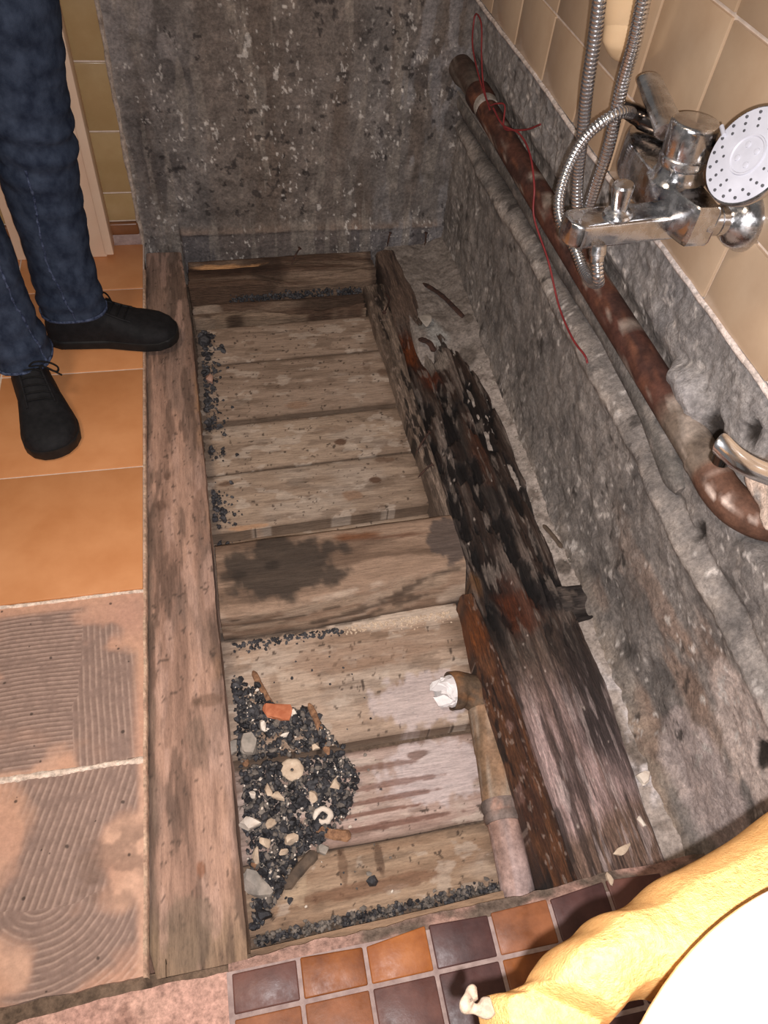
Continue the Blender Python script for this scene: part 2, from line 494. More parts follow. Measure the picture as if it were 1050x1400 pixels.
# tile field above
bm = bmesh.new(); box_bm(bm, XT + 0.003, XT + 0.05, -0.35, YB, ZP + 0.001, 1.75)
from_bm('grout_bed', bm, M['grout'], wall_right, False)
TW = 0.181
rows = [(ZP, 0.757)] + [(0.757 + 0.179 * k, 0.757 + 0.179 * (k + 1)) for k in range(5)]
tile_mesh = {}
def wall_tile(parent, y0, y1, z0, z1):
    g = 0.0028
    key = (round(y1 - y0, 4), round(z1 - z0, 4))
    if key not in tile_mesh:
        bm = bmesh.new()
        hy, hz = (y1 - y0) / 2 - g, (z1 - z0) / 2 - g
        box_bm(bm, -0.002, 0.006, -hy, hy, -hz, hz, 0.0016, 2)
        o = from_bm('wall_tile', bm, M['wall_tile'], None, True, 30)
        tile_mesh[key] = o.data
        o.parent = parent
    else:
        o = bpy.data.objects.new('wall_tile', tile_mesh[key]); link(o, parent)
    o.location = (XT + random.uniform(0, 0.0006), (y0 + y1) / 2, (z0 + z1) / 2)
    o.rotation_euler = (0, random.uniform(-0.0015, 0.0015), random.uniform(-0.0015, 0.0015))
for (z0, z1) in rows:
    y = 0.614 - TW * 5
    while y < YB - 0.01:
        y1 = min(y + TW, YB)
        if y1 - y > 0.03: wall_tile(wall_right, y, y1, z0, z1)
        y += TW
# lumpy white grout left along the cut edge
n = 300
ye = lg(-0.35, YB, n)
prof = [(0.000, 0.0085), (-0.004, 0.007), (-0.005, 0.003), (-0.003, 0.000), (0.012, -0.001)]
X = np.zeros((n, 5)); Y = np.zeros((n, 5)); Z = np.zeros((n, 5))
for k, (a, b) in enumerate(prof):
    X[:, k] = XT + a - 0.002 * fbm(ye * 40, ye * 0 + k, 3, 70)
    Y[:, k] = ye
    Z[:, k] = ZP - 0.006 + b + 0.004 * (fbm(ye * 25, ye * 0 + 3, 3, 71) - 0.5) + 0.002 * np.sin(ye * 9)
C = mix(lin(196, 176, 162) + 0 * X[..., None], lin(226, 214, 206), fbm(Y * 60, Z * 60, 3, 72))
sheet('grout_edge', X, Y, Z, C, M['mortar'], wall_right)

# ---- back wall -------------------------------------------------------
nx, nz = 430, 330
xx = lg(-0.212, 0.74, nx); zz = np.r_[lg(-0.16, 0.75, 290), lg(0.765, 1.35, 40)]
Xg, Zg = np.meshgrid(xx, zz, indexing='ij')
d = (fbm(Xg * 7, Zg * 7, 5, 103) - 0.5) * 0.018 + (fbm(Xg * 40, Zg * 40, 4, 105) - 0.5) * 0.006
ledge = sstep(0.055, 0.02, Zg + 0.012 * (fbm(Xg * 22, Zg * 0, 3, 106) - 0.5)) * sstep(-0.105, -0.095, Xg)
d += 0.022 * ledge
d += -0.010 * sstep(0.035, 0.02, Zg) * ledge
edge = sstep(-0.19, -0.212, Xg)
Yg = YB - d
col = mix(lin(108, 101, 97), lin(138, 130, 124), fbm(Xg * 4, Zg * 4, 5, 111))
col = mix(col, lin(108, 94, 84), sstep(0.45, 0.7, fbm(Xg * 14, Zg * 1.6, 4, 113)) * 0.7)
col = mix(col, lin(82, 77, 76), sstep(0.53, 0.75, fbm(Xg * 12, Zg * 9, 5, 115)) * 0.6)
col = mix(col, lin(150, 142, 136), sstep(0.62, 0.8, fbm(Xg * 20, Zg * 10, 4, 117)) * 0.6)
col = mix(col, lin(148, 124, 108), ledge * 0.75)
col = mix(col, lin(92, 92, 96), ledge * sstep(0.036, 0.024, Zg) * 0.8)
col = mix(col, lin(168, 158, 150), edge)
band = sstep(-0.02, 0.02, Xg + 0.02 * (fbm(Zg * 9, Zg * 0, 3, 118) - 0.5)) * sstep(0.42, 0.36, Xg + 0.05 * (fbm(Zg * 7, Zg * 0, 3, 119) - 0.5))
col = mix(col, lin(112, 98, 88), band * 0.45)
col = mix(col, lin(158, 150, 146), sstep(0.48, 0.60, fbm(Xg * 16, Zg * 16, 5, 120)) * sstep(0.02, -0.10, Xg) * sstep(0.3, 0.5, Zg) * 0.6)
col = mix(col, lin(150, 146, 146), sstep(0.52, 0.62, fbm(Xg * 30, Zg * 9, 4, 121)) * sstep(0.42, 0.55, Xg) * 0.55)
col = mix(col, lin(150, 140, 130), sstep(0.58, 0.66, fbm(Xg * 46, Zg * 5, 4, 122)) * 0.5)
col = mix(col, lin(52, 48, 48), sstep(0.67, 0.70, fbm(Xg * 60, Zg * 60, 4, 123)) * sstep(0.5, 0.62, fbm(Xg * 8, Zg * 8, 3, 124)) * 0.75)
chip = sstep(0.725, 0.75, fbm(Xg * 110, Zg * 75, 3, 125)) * sstep(0.42, 0.60, fbm(Xg * 10, Zg * 7, 3, 126))
col = mix(col, lin(206, 198, 190), chip * 0.85)
for cx, cz in [(0.115, 0.50), (0.19, 0.45), (0.125, 0.53), (0.30, 0.10), (0.03, 0.30)]:
    col = mix(col, lin(204, 196, 188), blob(Xg, Zg, cx, cz, 0.006, 0.013, 127, 1.2, 120, 0.12) * 0.8)
wall_back = sheet('wall_back', Xg, Yg, Zg, col, M['concrete'], None, True)
tag(wall_back, kind='structure')
# remaining tiles left of the pit
bm = bmesh.new(); box_bm(bm, -1.2, -0.212, YB + 0.002, YB + 0.06, -0.05, 1.6)
from_bm('grout_bed', bm, M['grout'], wall_back, False)
zs = [0.072, 0.154, 0.317, 0.480, 0.643, 0.806, 0.969, 1.132, 1.295, 1.458]
xs = [-0.209, -0.372, -0.535, -0.698, -0.861, -1.024, -1.187]
for a, b in zip(zs[:-1], zs[1:]):
    for x1, x0 in zip(xs[:-1], xs[1:]):
        box('wall_tile', x0 + 0.0026, x1 - 0.0026, YB - 0.002, YB + 0.006, a + 0.0026, b - 0.0026, M['ochre_tile'], wall_back, 0.0015)
for x1, x0 in zip(xs[:-1], xs[1:]):
    bm = bmesh.new()
    box_bm(bm, x0 + 0.0015, x1 - 0.0015, YB - 0.012, YB + 0.006, 0.034, 0.0705, 0.006, 3)
    from_bm('base_tile', bm, M['brown_tile_base'], wall_back, True, 50)
box('mortar_band', -1.187, -0.2095, YB - 0.006, YB + 0.004, 0.0, 0.034, M['grout_grey'], wall_back, 0.002)
# crumbs of mortar on the broken tile edge
n = 120
ze = lg(0.0, 1.35, n)
X = np.zeros((n, 5)); Y = X.copy(); Z = X.copy()
for k, (a, b) in enumerate([(-0.004, 0.012), (-0.003, -0.006), (0.002, -0.008), (0.008, -0.002), (0.010, 0.012)]):
    X[:, k] = -0.211 + a + 0.007 * (fbm(ze * 25, ze * 0 + k, 3, 80) - 0.4)
    Y[:, k] = YB + b
    Z[:, k] = ze
C = mix(lin(160, 140, 124) + 0 * X[..., None], lin(205, 190, 176), fbm(Z * 60, X * 60, 3, 82))
sheet('grout_edge', X, Y, Z, C, M['mortar'], wall_back, True)

# ---- door casing on the far left --------------------------------------
trim = empty('trim_1', (-0.42, 1.97, 0.0)); tag(trim, kind='structure')
box('casing_board', -0.54, -0.304, 1.968, 2.010, 0.001, 1.5, M['peach_paint'], trim, 0.003)
box('casing_strip', -0.306, -0.283, 1.952, 2.012, 0.016, 1.5, M['peach_paint'], trim, 0.003)

# ---- floor : screed with tiles, adhesive beds and pit boards ---------
nx, ny = 60, 60
Xg, Yg = np.meshgrid(lg(-1.2, -0.212, nx), lg(0.155, 2.03, ny), indexing='ij')
C = mix(lin(176, 132, 112) + 0 * Xg[..., None], lin(196, 156, 134), fbm(Xg * 12, Yg * 12, 4, 200))
floor = block('floor', Xg, Yg, -0.012 + 0 * Xg, -0.2, C, M['mortar'])
tag(floor, kind='structure')
# orange tiles, 0.326 pitch
ty = [0.842, 1.163, 1.486, 1.815, 2.028]
tx = [-0.2065, -0.5325, -0.858, -1.184]
for a, b in zip(ty[:-1], ty[1:]):
    for x1, x0 in zip(tx[:-1], tx[1:]):
        box('floor_tile', x0 + 0.002, x1 - 0.002, a + 0.002, b - 0.002, -0.012, random.uniform(-0.0005, 0.0008), M['orange_tile'], floor, 0.0018)
bm = bmesh.new(); box_bm(bm, -1.186, -0.2055, 0.846, 2.028, -0.013, -0.0022)
from_bm('tile_grout', bm, M['grout'], floor, False)
# two beds of old tile adhesive, combed by the trowel
def bed(y0, y1, seed):
    nx, ny = 420, 330
    x0, x1 = -0.62, -0.204
    Xg, Yg = np.meshgrid(lg(x0, x1, nx), lg(y0, y1, ny), indexing='ij')
    xr = x1 + 0.012 * (Yg - y0) * 0
    wob = 0.004 * fbm(Xg * 14, Yg * 14, 3, seed + 1)
    if seed == 300:
        fa = Yg + 0.10 * (Xg + 0.40) ** 2 * 4 + wob            # combed along x on the left
        fb_ = Xg + 0.08 * (Yg - 0.6) + wob                     # combed along y on the right
        sel = sstep(-0.325, -0.315, Xg + 0.02 * (fbm(Yg * 20, Xg * 20, 2, seed) - 0.5))
        ph = np.where(sel > 0.5, fb_ / 0.0105, fa / 0.0085)
        on = sstep(0.30, 0.42, fbm(Xg * 8, Yg * 8, 4, seed + 3)) * sstep(x1 - 0.006, x1 - 0.03, Xg) * sstep(y1 - 0.012, y1 - 0.03, Yg)
        on *= 1 - 0.8 * blob(Xg, Yg, -0.28, 0.80, 0.05, 0.02, seed + 7, 0.6, 20)
        grey = on * sstep(0.40, 0.62, fbm(Xg * 5, Yg * 5, 4, seed + 5) + 0.30 * sstep(y0 + 0.05, y0 + 0.13, Yg) + 0.12 * sstep(-0.3, -0.4, Xg) - 0.03)
    else:
        fa = Xg - 0.30 * (Yg - 0.4) + wob
        rr = np.hypot(Xg + 0.355, (Yg - 0.320) * 1.15) + 3.0 * wob
        low = sstep(0.315, 0.30, Yg + 0.03 * (fbm(Xg * 15, Yg * 15, 2, seed) - 0.5))
        ph = np.where(low > 0.5, rr / 0.0105, fa / 0.0110)
        on = sstep(0.36, 0.46, fbm(Xg * 7, Yg * 7, 4, seed + 3) + 0.10 * sstep(-0.24, -0.30, Xg))
        on *= 1 - blob(Xg, Yg, -0.225, 0.36, 0.045, 0.07, seed + 9, 0.6, 18)
        on *= 1 - blob(Xg, Yg, -0.43, 0.42, 0.05, 0.07, seed + 10, 0.5, 18)
        on *= 1 - blob(Xg, Yg, -0.43, 0.24, 0.07, 0.045, seed + 11, 0.6, 18)
        on *= sstep(x1 - 0.004, x1 - 0.02, Xg)
        grey = on * sstep(0.42, 0.6, fbm(Xg * 6, Yg * 6, 4, seed + 5) + 0.34 * blob(Xg, Yg, -0.33, 0.28, 0.10, 0.08, seed + 8, 0.5, 15) - 0.06)
    rid = 0.5 + 0.5 * np.sin(ph * 2 * math.pi)
    brk = sstep(0.25, 0.55, fbm(Xg * 50, Yg * 50, 3, seed + 12))
    H = on * (rid * (0.5 + 0.5 * brk)) * 0.0016 + (fbm(Xg * 30, Yg * 30, 4, seed + 13) - 0.5) * 0.0018
    C = mix(lin(186, 142, 122) + 0 * Xg[..., None], lin(204, 160, 130), fbm(Xg * 9, Yg * 9, 4, seed + 14))
    C = mix(C, lin(204, 163, 138), sstep(0.5, 0.7, fbm(Xg * 6, Yg * 6, 4, seed + 19)) * (1 - on))
    C = mix(C, lin(142, 118, 106), grey)
    C = mix(C, lin(198, 168, 150), on * rid ** 3 * brk * 0.40)
    C = mix(C, lin(120, 96, 84), on * (1 - rid) ** 2 * 0.25)
    if seed != 300:
        C = mix(C, lin(120, 96, 82), sstep(0.55, 0.7, fbm(Xg * 22, Yg * 22, 4, seed + 21)) * 0.6 * blob(Xg, Yg, -0.25, 0.35, 0.07, 0.07, 5, 0.4, 20))
        C = mix(C, lin(110, 84, 70), blob(Xg, Yg, -0.465, 0.25, 0.03, 0.02, 6, 0.7, 30) * 0.8)
    for k in range(26):
        cx, cy = RNG.uniform(x0, x1), RNG.uniform(y0, y1); s = RNG.uniform(0.001, 0.003)
        C = mix(C, lin(60, 50, 44), blob(Xg, Yg, cx, cy, s, s, 310 + k, 0.4, 120) * 0.8)
    # slightly uneven, chipped outline
    Xw = Xg + sstep(x1 - 0.01, x1, Xg) * (fbm(Yg * 40, 0 * Yg, 3, seed + 15) - 0.5) * 0.004
    Yw = Yg + sstep(y0 + 0.01, y0, Yg) * (fbm(Xg * 40, 0 * Yg, 3, seed + 16) - 0.5) * 0.005
    return block('adhesive_bed', Xw, Yw, -0.0035 + H, -0.013, C, M['slab'], floor)
bed(0.511, 0.838, 300)
bed(0.192, 0.503, 340)
# crumbly white joint lines
def joint(x0, x1, y, r, seed):
    n = 220
    xs_ = lg(x0, x1, n)
    X = np.zeros((n, 5)); Y = X.copy(); Z = X.copy()
    for k, (a, b) in enumerate([(-1, 0), (-0.6, 0.8), (0, 1), (0.6, 0.8), (1, 0)]):
        w_ = r * (0.6 + 0.8 * fbm(xs_ * 60, xs_ * 0, 3, seed))
        X[:, k] = xs_; Y[:, k] = y + a * w_ + 0.004 * (fbm(xs_ * 18, xs_ * 0 + 1, 2, seed + 1) - 0.5)
        Z[:, k] = -0.0035 + b * (0.0015 + 0.0035 * fbm(xs_ * 90, xs_ * 0 + 5, 3, seed + 2))
    C = mix(lin(214, 186, 164) + 0 * X[..., None], lin(240, 222, 204), fbm(X * 90, Y * 90, 3, seed + 3))
    return sheet('joint_mortar', X, Y, Z, C, M['mortar'], floor, True)
joint(-0.62, -0.206, 0.507, 0.005, 400)
joint(-0.62, -0.206, 0.840, 0.004, 410)
# pale bead along the tile edge over the joist
n = 200
ye = lg(0.19, 1.90, n)
X = np.zeros((n, 4)); Y = X.copy(); Z = X.copy()
for k, (a, b) in enumerate([(-0.003, 0.0015), (0.0, 0.0015), (0.0025, -0.001), (0.0025, -0.017)]):
    X[:, k] = -0.2045 + a + 0.0025 * (fbm(ye * 30, ye * 0 + 2, 3, 420) - 0.5); Y[:, k] = ye; Z[:, k] = b
C = mix(lin(170, 130, 110) + 0 * X[..., None], lin(220, 190, 160), fbm(Y * 60, X * 60, 3, 421))
sheet('grout_edge', X, Y, Z, C, M['mortar'], floor, True)

# near strip of screed, pinkish, with the dark crack before it
nx, ny = 160, 60
Xg, Yg = np.meshgrid(lg(-1.2, -0.093, nx), lg(-0.30, 0.176, ny), indexing='ij')
yf = 0.178 - 0.016 * sstep(-0.2, -0.5, Xg) + 0.007 * (fbm(Xg * 25, 0 * Xg, 4, 430) - 0.5)
Yw = -0.30 + (Yg + 0.30) / 0.476 * (yf + 0.30)
C = mix(lin(196, 150, 136) + 0 * Xg[..., None], lin(214, 172, 152), fbm(Xg * 14, Yw * 14, 4, 431))
C = mix(C, lin(190, 146, 108), sstep(0.5, 0.65, fbm(Xg * 9, Yw * 9, 4, 432)) * sstep(-0.25, -0.4, Xg))
C = mix(C, lin(150, 112, 98), sstep(0.58, 0.75, fbm(Xg * 22, Yw * 22, 4, 433)) * 0.7)
block('screed_strip', Xg, Yw, -0.006 + (fbm(Xg * 20, Yw * 20, 4, 434) - 0.5) * 0.005, -0.1, C, M['mortar'], floor)
# crumbs in the crack
Xg, Yg = np.meshgrid(lg(-1.2, -0.06, 260), lg(0.150, 0.196, 16), indexing='ij')
C = mix(lin(70, 58, 48) + 0 * Xg[..., None], lin(140, 116, 96), fbm(Xg * 60, Yg * 60, 3, 436))
sheet('crack_crumbs', Xg, Yg, -0.013 - 0.012 * sstep(-0.212, -0.200, Xg) + 0.007 * fbm(Xg * 90, Yg * 90, 3, 437), C, M['mortar'], floor)

# brown quarry tiles along the near edge
gx = [-0.090 + 0.0968 * k for k in range(8)]
gy = [0.181, 0.1205, 0.0225, -0.0755, -0.1735]
bm = bmesh.new(); box_bm(bm, -0.0945, 0.700, -0.30, 0.176, -0.10, -0.0022)
from_bm('quarry_grout', bm, M['grout_grey'], floor, False)
pick = [[0, 1, 2, 3, 4, 3, 0], [4, 4, 0, 3, 1, 3, 3], [1, 0, 3, 2, 0, 3, 4], [3, 2, 1, 0, 3, 1, 2]]
for r in range(4):
    for c in range(7):
        x0, x1 = gx[c] + 0.003, gx[c + 1] - 0.003
        y1, y0 = gy[r] - (0.003 if r else 0.0), gy[r + 1] + 0.003
        bm = bmesh.new()
        box_bm(bm, x0, x1, y0, y1, -0.010, 0.0004, 0.0022, 3)
        for v in bm.verts:                       # broken far edge follows the crack
            if r == 0 and v.co.y > 0.15:
                v.co.y += -0.010 * (1 - (v.co.x + 0.09) / 0.5) + 0.004 * math.sin(v.co.x * 41) + 0.012 * max(0, v.co.x - 0.1)
            v.co.z += 0.0006 * math.sin(v.co.x * 60 + v.co.y * 45)
        from_bm('quarry_tile', bm, BT[pick[r][c]], floor, True, 30)
# crumbly mortar lip between pit and quarry tiles
Xg, Yg = np.meshgrid(lg(-0.092, 0.70, 240), lg(0.160, 0.200, 14), indexing='ij')
lipy = Yg - 0.008 + 0.010 * (fbm(Xg * 22, 0 * Xg, 4, 440) - 0.5) + 0.018 * Xg
C = mix(lin(150, 118, 106) + 0 * Xg[..., None], lin(190, 152, 136), fbm(Xg * 40, Yg * 40, 4, 441))
C = mix(C, lin(112, 96, 84), sstep(0.45, 0.65, fbm(Xg * 16, Yg * 30, 3, 443)))
block('mortar_lip', Xg, lipy, -0.004 + 0.005 * (fbm(Xg * 50, Yg * 50, 4, 442) - 0.6) - 0.006 * sstep(0.185, 0.200, Yg), -0.17, C, M['mortar'], floor)

# sand and mortar under and beside the boards
Xg, Yg = np.meshgrid(lg(-0.12, 0.74, 120), lg(0.18, 2.06, 240), indexing='ij')
C = mix(lin(74, 62, 52) + 0 * Xg[..., None], lin(118, 98, 82), fbm(Xg * 20, Yg * 20, 4, 450))
sheet('pit_bed', Xg, Yg, -0.152 + 0.012 * fbm(Xg * 22, Yg * 22, 4, 451), C, M['mortar'], floor)
# pale mortar between the rotten beam and the wall
Xg, Yg = np.meshgrid(lg(0.46, 0.725, 90), lg(0.19, 2.04, 420), indexing='ij')
xl = 0.600 - 0.055 * sstep(1.45, 1.75, Yg)
Z = -0.062 + 0.028 * sstep(0.60, 0.71, Xg) + 0.016 * (fbm(Xg * 28, Yg * 28, 5, 460) - 0.5) + 0.030 * sstep(1.45, 1.60, Yg) * sstep(0.485, 0.505, Xg)
Z = Z - 0.06 * (1 - sstep(0.575, 0.605, Xg)) * (1 - sstep(1.42, 1.56, Yg)) - 0.05 * (1 - sstep(0.48, 0.505, Xg)) * sstep(1.42, 1.56, Yg)
C = mix(lin(150, 138, 128) + 0 * Xg[..., None], lin(182, 168, 158), fbm(Xg * 14, Yg * 14, 4, 461))
C = mix(C, lin(206, 196, 192), sstep(0.42, 0.55, fbm(Xg * 35, Yg * 20, 4, 462)) * sstep(0.65, 0.45, Yg) * sstep(0.26, 0.33, Yg))  # whitish bounce light worked into the near mortar's colour
C = mix(C, lin(104, 92, 82), sstep(0.55, 0.7, fbm(Xg * 25, Yg * 25, 4, 463)) * 0.8)
C = mix(C, lin(126, 116, 108), sstep(1.35, 1.6, Yg) * 0.8)
C = mix(C, lin(150, 146, 140), blob(Xg, Yg, 0.56, 1.60, 0.035, 0.05, 464, 0.7, 30))
for cx, cy, rx, ry in [(0.655, 0.80, 0.014, 0.022), (0.63, 1.50, 0.024, 0.028), (0.66, 1.62, 0.012, 0.02)]:
    m_ = blob(Xg, Yg, cx, cy, rx, ry, 466, 0.15, 30, 0.15)
    C = mix(C, lin(104, 94, 86), m_); Z = Z + 0.004 * m_
sheet('mortar_bed', Xg, Yg, Z, C, M['mortar'], floor)

# pit boards: grain along x, each a part of the floor
def plank(x0, x1, y0, y1, z, skew, base, dark, seed, bot=-0.16, tilt=0.0, nx=190, ny=64, stains_and_light=()):
    Sx, Sy = np.meshgrid(lg(0, 1, nx), lg(0, 1, ny), indexing='ij')
    X = x0 + (x1 - x0) * Sx + (fbm(Sy * 14, Sy * 0, 3, seed) - 0.5) * 0.010 * (2 * Sx - 1)
    Y = y0 + (y1 - y0) * Sy + skew * (X - 0.17) + (fbm(X * 12, 0 * X, 3, seed + 1) - 0.5) * 0.004 * np.where(Sy < 0.5, 1 - 2 * Sy, 0)
    rnd = 0.004 * (np.exp(-Sy * 26) + np.exp(-(1 - Sy) * 26))
    Z = z + tilt * (Sy - 0.5) + 0.002 * (fbm(X * 8, Y * 40, 4, seed + 2) - 0.5) - rnd
    C = mix(np.array(base) + 0 * X[..., None], np.array(dark), sstep(0.35, 0.75, fbm(X * 5, Y * 45, 5, seed + 3)) * 0.7)
    C = mix(C, lin(184, 170, 156), sstep(0.55, 0.75, fbm(X * 7, Y * 14, 4, seed + 4)) * 0.35)
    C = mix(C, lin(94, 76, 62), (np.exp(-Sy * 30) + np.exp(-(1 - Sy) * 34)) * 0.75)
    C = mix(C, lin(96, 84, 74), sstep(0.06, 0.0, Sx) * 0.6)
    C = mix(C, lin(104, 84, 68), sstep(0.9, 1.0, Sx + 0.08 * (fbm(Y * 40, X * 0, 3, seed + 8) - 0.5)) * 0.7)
    C = mix(C, lin(92, 74, 60), sstep(0.60, 0.68, fbm(X * 16, Y * 60, 5, seed + 9)) * 0.4)
    C = mix(C, lin(196, 180, 164), sstep(0.62, 0.68, fbm(X * 22, Y * 45, 5, seed + 10)) * 0.4)
    C = mix(C, lin(60, 48, 40), sstep(0.755, 0.78, fbm(X * 110, Y * 110, 3, seed + 11)) * 0.8)
    for (cx, cy, rx, ry, c, s) in stains_and_light:
        m_ = blob(X, Y, cx, cy, rx, ry, seed + int(cx * 900), 0.45, 60, 0.16)
        C = mix(C, np.array(c), m_ * s)
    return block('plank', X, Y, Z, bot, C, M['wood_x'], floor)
tan = lin(156, 134, 116); tan2 = lin(164, 142, 122); tand = lin(122, 102, 86)
kn = lin(92, 66, 50); knl = lin(140, 110, 88)
plank(-0.082, 0.425, 1.590, 1.742, -0.083, 0.04, tan, tand, 500, stains_and_light=[(0.06, 1.66, 0.012, 0.008, kn, 0.4), (0.41, 1.62, 0.05, 0.02, tand, 0.6)])
plank(-0.082, 0.430, 1.372, 1.583, -0.080, 0.04, tan, tand, 510, stains_and_light=[(0.16, 1.40, 0.028, 0.012, knl, 0.7), (0.40, 1.50, 0.016, 0.012, kn, 0.5), (0.36, 1.53, 0.012, 0.02, kn, 0.4)])
plank(-0.080, 0.432, 1.205, 1.362, -0.086, 0.04, tan2, tand, 520, stains_and_light=[(0.225, 1.31, 0.040, 0.014, lin(128, 106, 88), 0.6), (0.245, 1.262, 0.016, 0.010, kn, 0.9)])
plank(-0.080, 0.434, 1.030, 1.199, -0.084, 0.04, tan2, tand, 530, stains_and_light=[(0.34, 1.190, 0.026, 0.009, kn, 0.6), (0.31, 1.128, 0.014, 0.010, kn, 0.9), (0.246, 1.088, 0.024, 0.014, knl, 0.8), (-0.04, 1.16, 0.016, 0.009, kn, 0.7), (0.0, 1.03, 0.04, 0.006, lin(176, 132, 96), 0.6)])
plank(-0.080, 0.436, 0.880, 1.028, -0.113, 0.04, tan2, tand, 540)
p_l = lin(176, 152, 132); p_d = lin(132, 106, 86)
lilac_light = lin(196, 180, 176)  # lilac bounce light from near the basin, painted into the near boards
plank(-0.082, 0.420, 0.520, 0.800, -0.108, 0.0, p_l, p_d, 550, ny=70, stains_and_light=[(0.30, 0.58, 0.10, 0.055, lilac_light, 0.75), (0.05, 0.64, 0.05, 0.06, lin(186, 164, 144), 0.5), (0.30, 0.765, 0.16, 0.016, lin(196, 178, 160), 0.7), (0.0, 0.775, 0.13, 0.016, lin(60, 52, 46), 0.8), (0.14, 0.775, 0.10, 0.008, lin(70, 60, 52), 0.7), (0.02, 0.60, 0.012, 0.08, p_d, 0.5), (0.2, 0.69, 0.14, 0.03, lin(146, 118, 98), 0.5)])
plank(-0.082, 0.395, 0.348, 0.512, -0.136, 0.0, lin(184, 160, 148), lin(146, 116, 102), 560, ny=70, stains_and_light=[(0.30, 0.45, 0.10, 0.06, lilac_light, 0.8), (0.2, 0.37, 0.12, 0.006, lin(112, 78, 66), 0.8), (0.19, 0.415, 0.11, 0.005, lin(116, 82, 70), 0.8), (0.22, 0.44, 0.10, 0.006, lin(122, 88, 76), 0.7), (0.18, 0.475, 0.09, 0.006, lin(116, 84, 70), 0.7), (0.27, 0.485, 0.025, 0.008, lin(116, 88, 76), 0.8), (0.17, 0.395, 0.10, 0.004, lin(116, 78, 64), 0.8)])
plank(-0.082, 0.385, 0.238, 0.345, -0.138, 0.0, lin(166, 140, 116), lin(132, 104, 82), 570, ny=50, stains_and_light=[(0.14, 0.275, 0.13, 0.012, lin(116, 84, 64), 0.7), (0.10, 0.322, 0.008, 0.03, lin(92, 66, 50), 0.6), (0.165, 0.315, 0.007, 0.03, lin(84, 62, 48), 0.7), (0.02, 0.30, 0.02, 0.03, lin(180, 156, 130), 0.6)])

# ==================================================================
#  TIMBERS
# ==================================================================
def joist_left():
    nx, ny = 44, 380
    S, T = np.meshgrid(lg(0, 1, nx), lg(0, 1, ny), indexing='ij')
    Y = 0.188 + (2.005 - 0.188) * T
    xl = -0.2025
    xr = np.interp(Y, [0.19, 0.41, 0.63, 0.79, 1.03, 1.34, 1.65, 2.0], [-0.064, -0.068, -0.071, -0.075, -0.077, -0.083, -0.088, -0.104]) + 0.003 * (fbm(Y * 25, Y * 0, 4, 600) - 0.5)
    X = xl + (xr - xl) * S
    X = X + np.where(T < 0.02, (0.02 - T) / 0.02 * 0.010 * (S < 0.15), 0)
    Z = -0.016 + 0.0025 * (fbm(X * 60, Y * 6, 5, 601) - 0.5) - 0.004 * (np.exp(-S * 30) + np.exp(-(1 - S) * 26))
    C = mix(lin(176, 140, 120) + 0 * X[..., None], lin(138, 108, 92), sstep(0.38, 0.7, fbm(X * 42, Y * 3.5, 5, 602)) * 0.9)
    C = mix(C, lin(118, 100, 90), sstep(0.45, 0.65, fbm(X * 22, Y * 5, 4, 603)) * 0.55)
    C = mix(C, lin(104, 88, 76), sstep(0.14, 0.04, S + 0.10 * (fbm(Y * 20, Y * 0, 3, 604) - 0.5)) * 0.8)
    C = mix(C, lin(176, 132, 92), np.exp(-(1 - S) * 14) * sstep(0.5, 0.7, fbm(X * 20, Y * 10, 3, 605)) * 0.6)
    C = mix(C, lin(138, 116, 92), sstep(0.30, 0.22, Y) * 0.7)
    C = mix(C, lin(112, 96, 86), sstep(1.45, 1.75, Y) * 0.6)  # light falloff painted in: far end darker and greyer
    C = mix(C, lin(88, 70, 60), sstep(0.58, 0.65, fbm(X * 60, Y * 7, 5, 606)) * 0.6)
    C = mix(C, lin(196, 160, 142), sstep(0.60, 0.68, fbm(X * 50, Y * 8, 5, 607)) * 0.45)
    C = mix(C, lin(70, 58, 50), sstep(0.75, 0.78, fbm(X * 130, Y * 100, 3, 608)) * 0.7)
    for cx, cy, rx, ry, c in [(-0.125, 0.325, 0.006, 0.012, (120, 70, 40)), (-0.175, 1.06, 0.010, 0.016, (84, 62, 50)), (-0.16, 1.14, 0.006, 0.010, (90, 66, 52)), (-0.145, 0.24, 0.035, 0.05, (120, 102, 86)), (-0.12, 0.52, 0.02, 0.05, (120, 98, 84)), (-0.10, 0.60, 0.03, 0.01, (112, 86, 70))]:
        C = mix(C, lin(*c), blob(X, Y, cx, cy, rx, ry, 620, 0.5, 50, 0.25) * 0.6)
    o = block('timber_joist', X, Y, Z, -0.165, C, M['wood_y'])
    return tag(o, 'long pale timber joist along the left side of the pit, beside the orange tiles', 'beam', 'timbers around the pit')
joist_left()

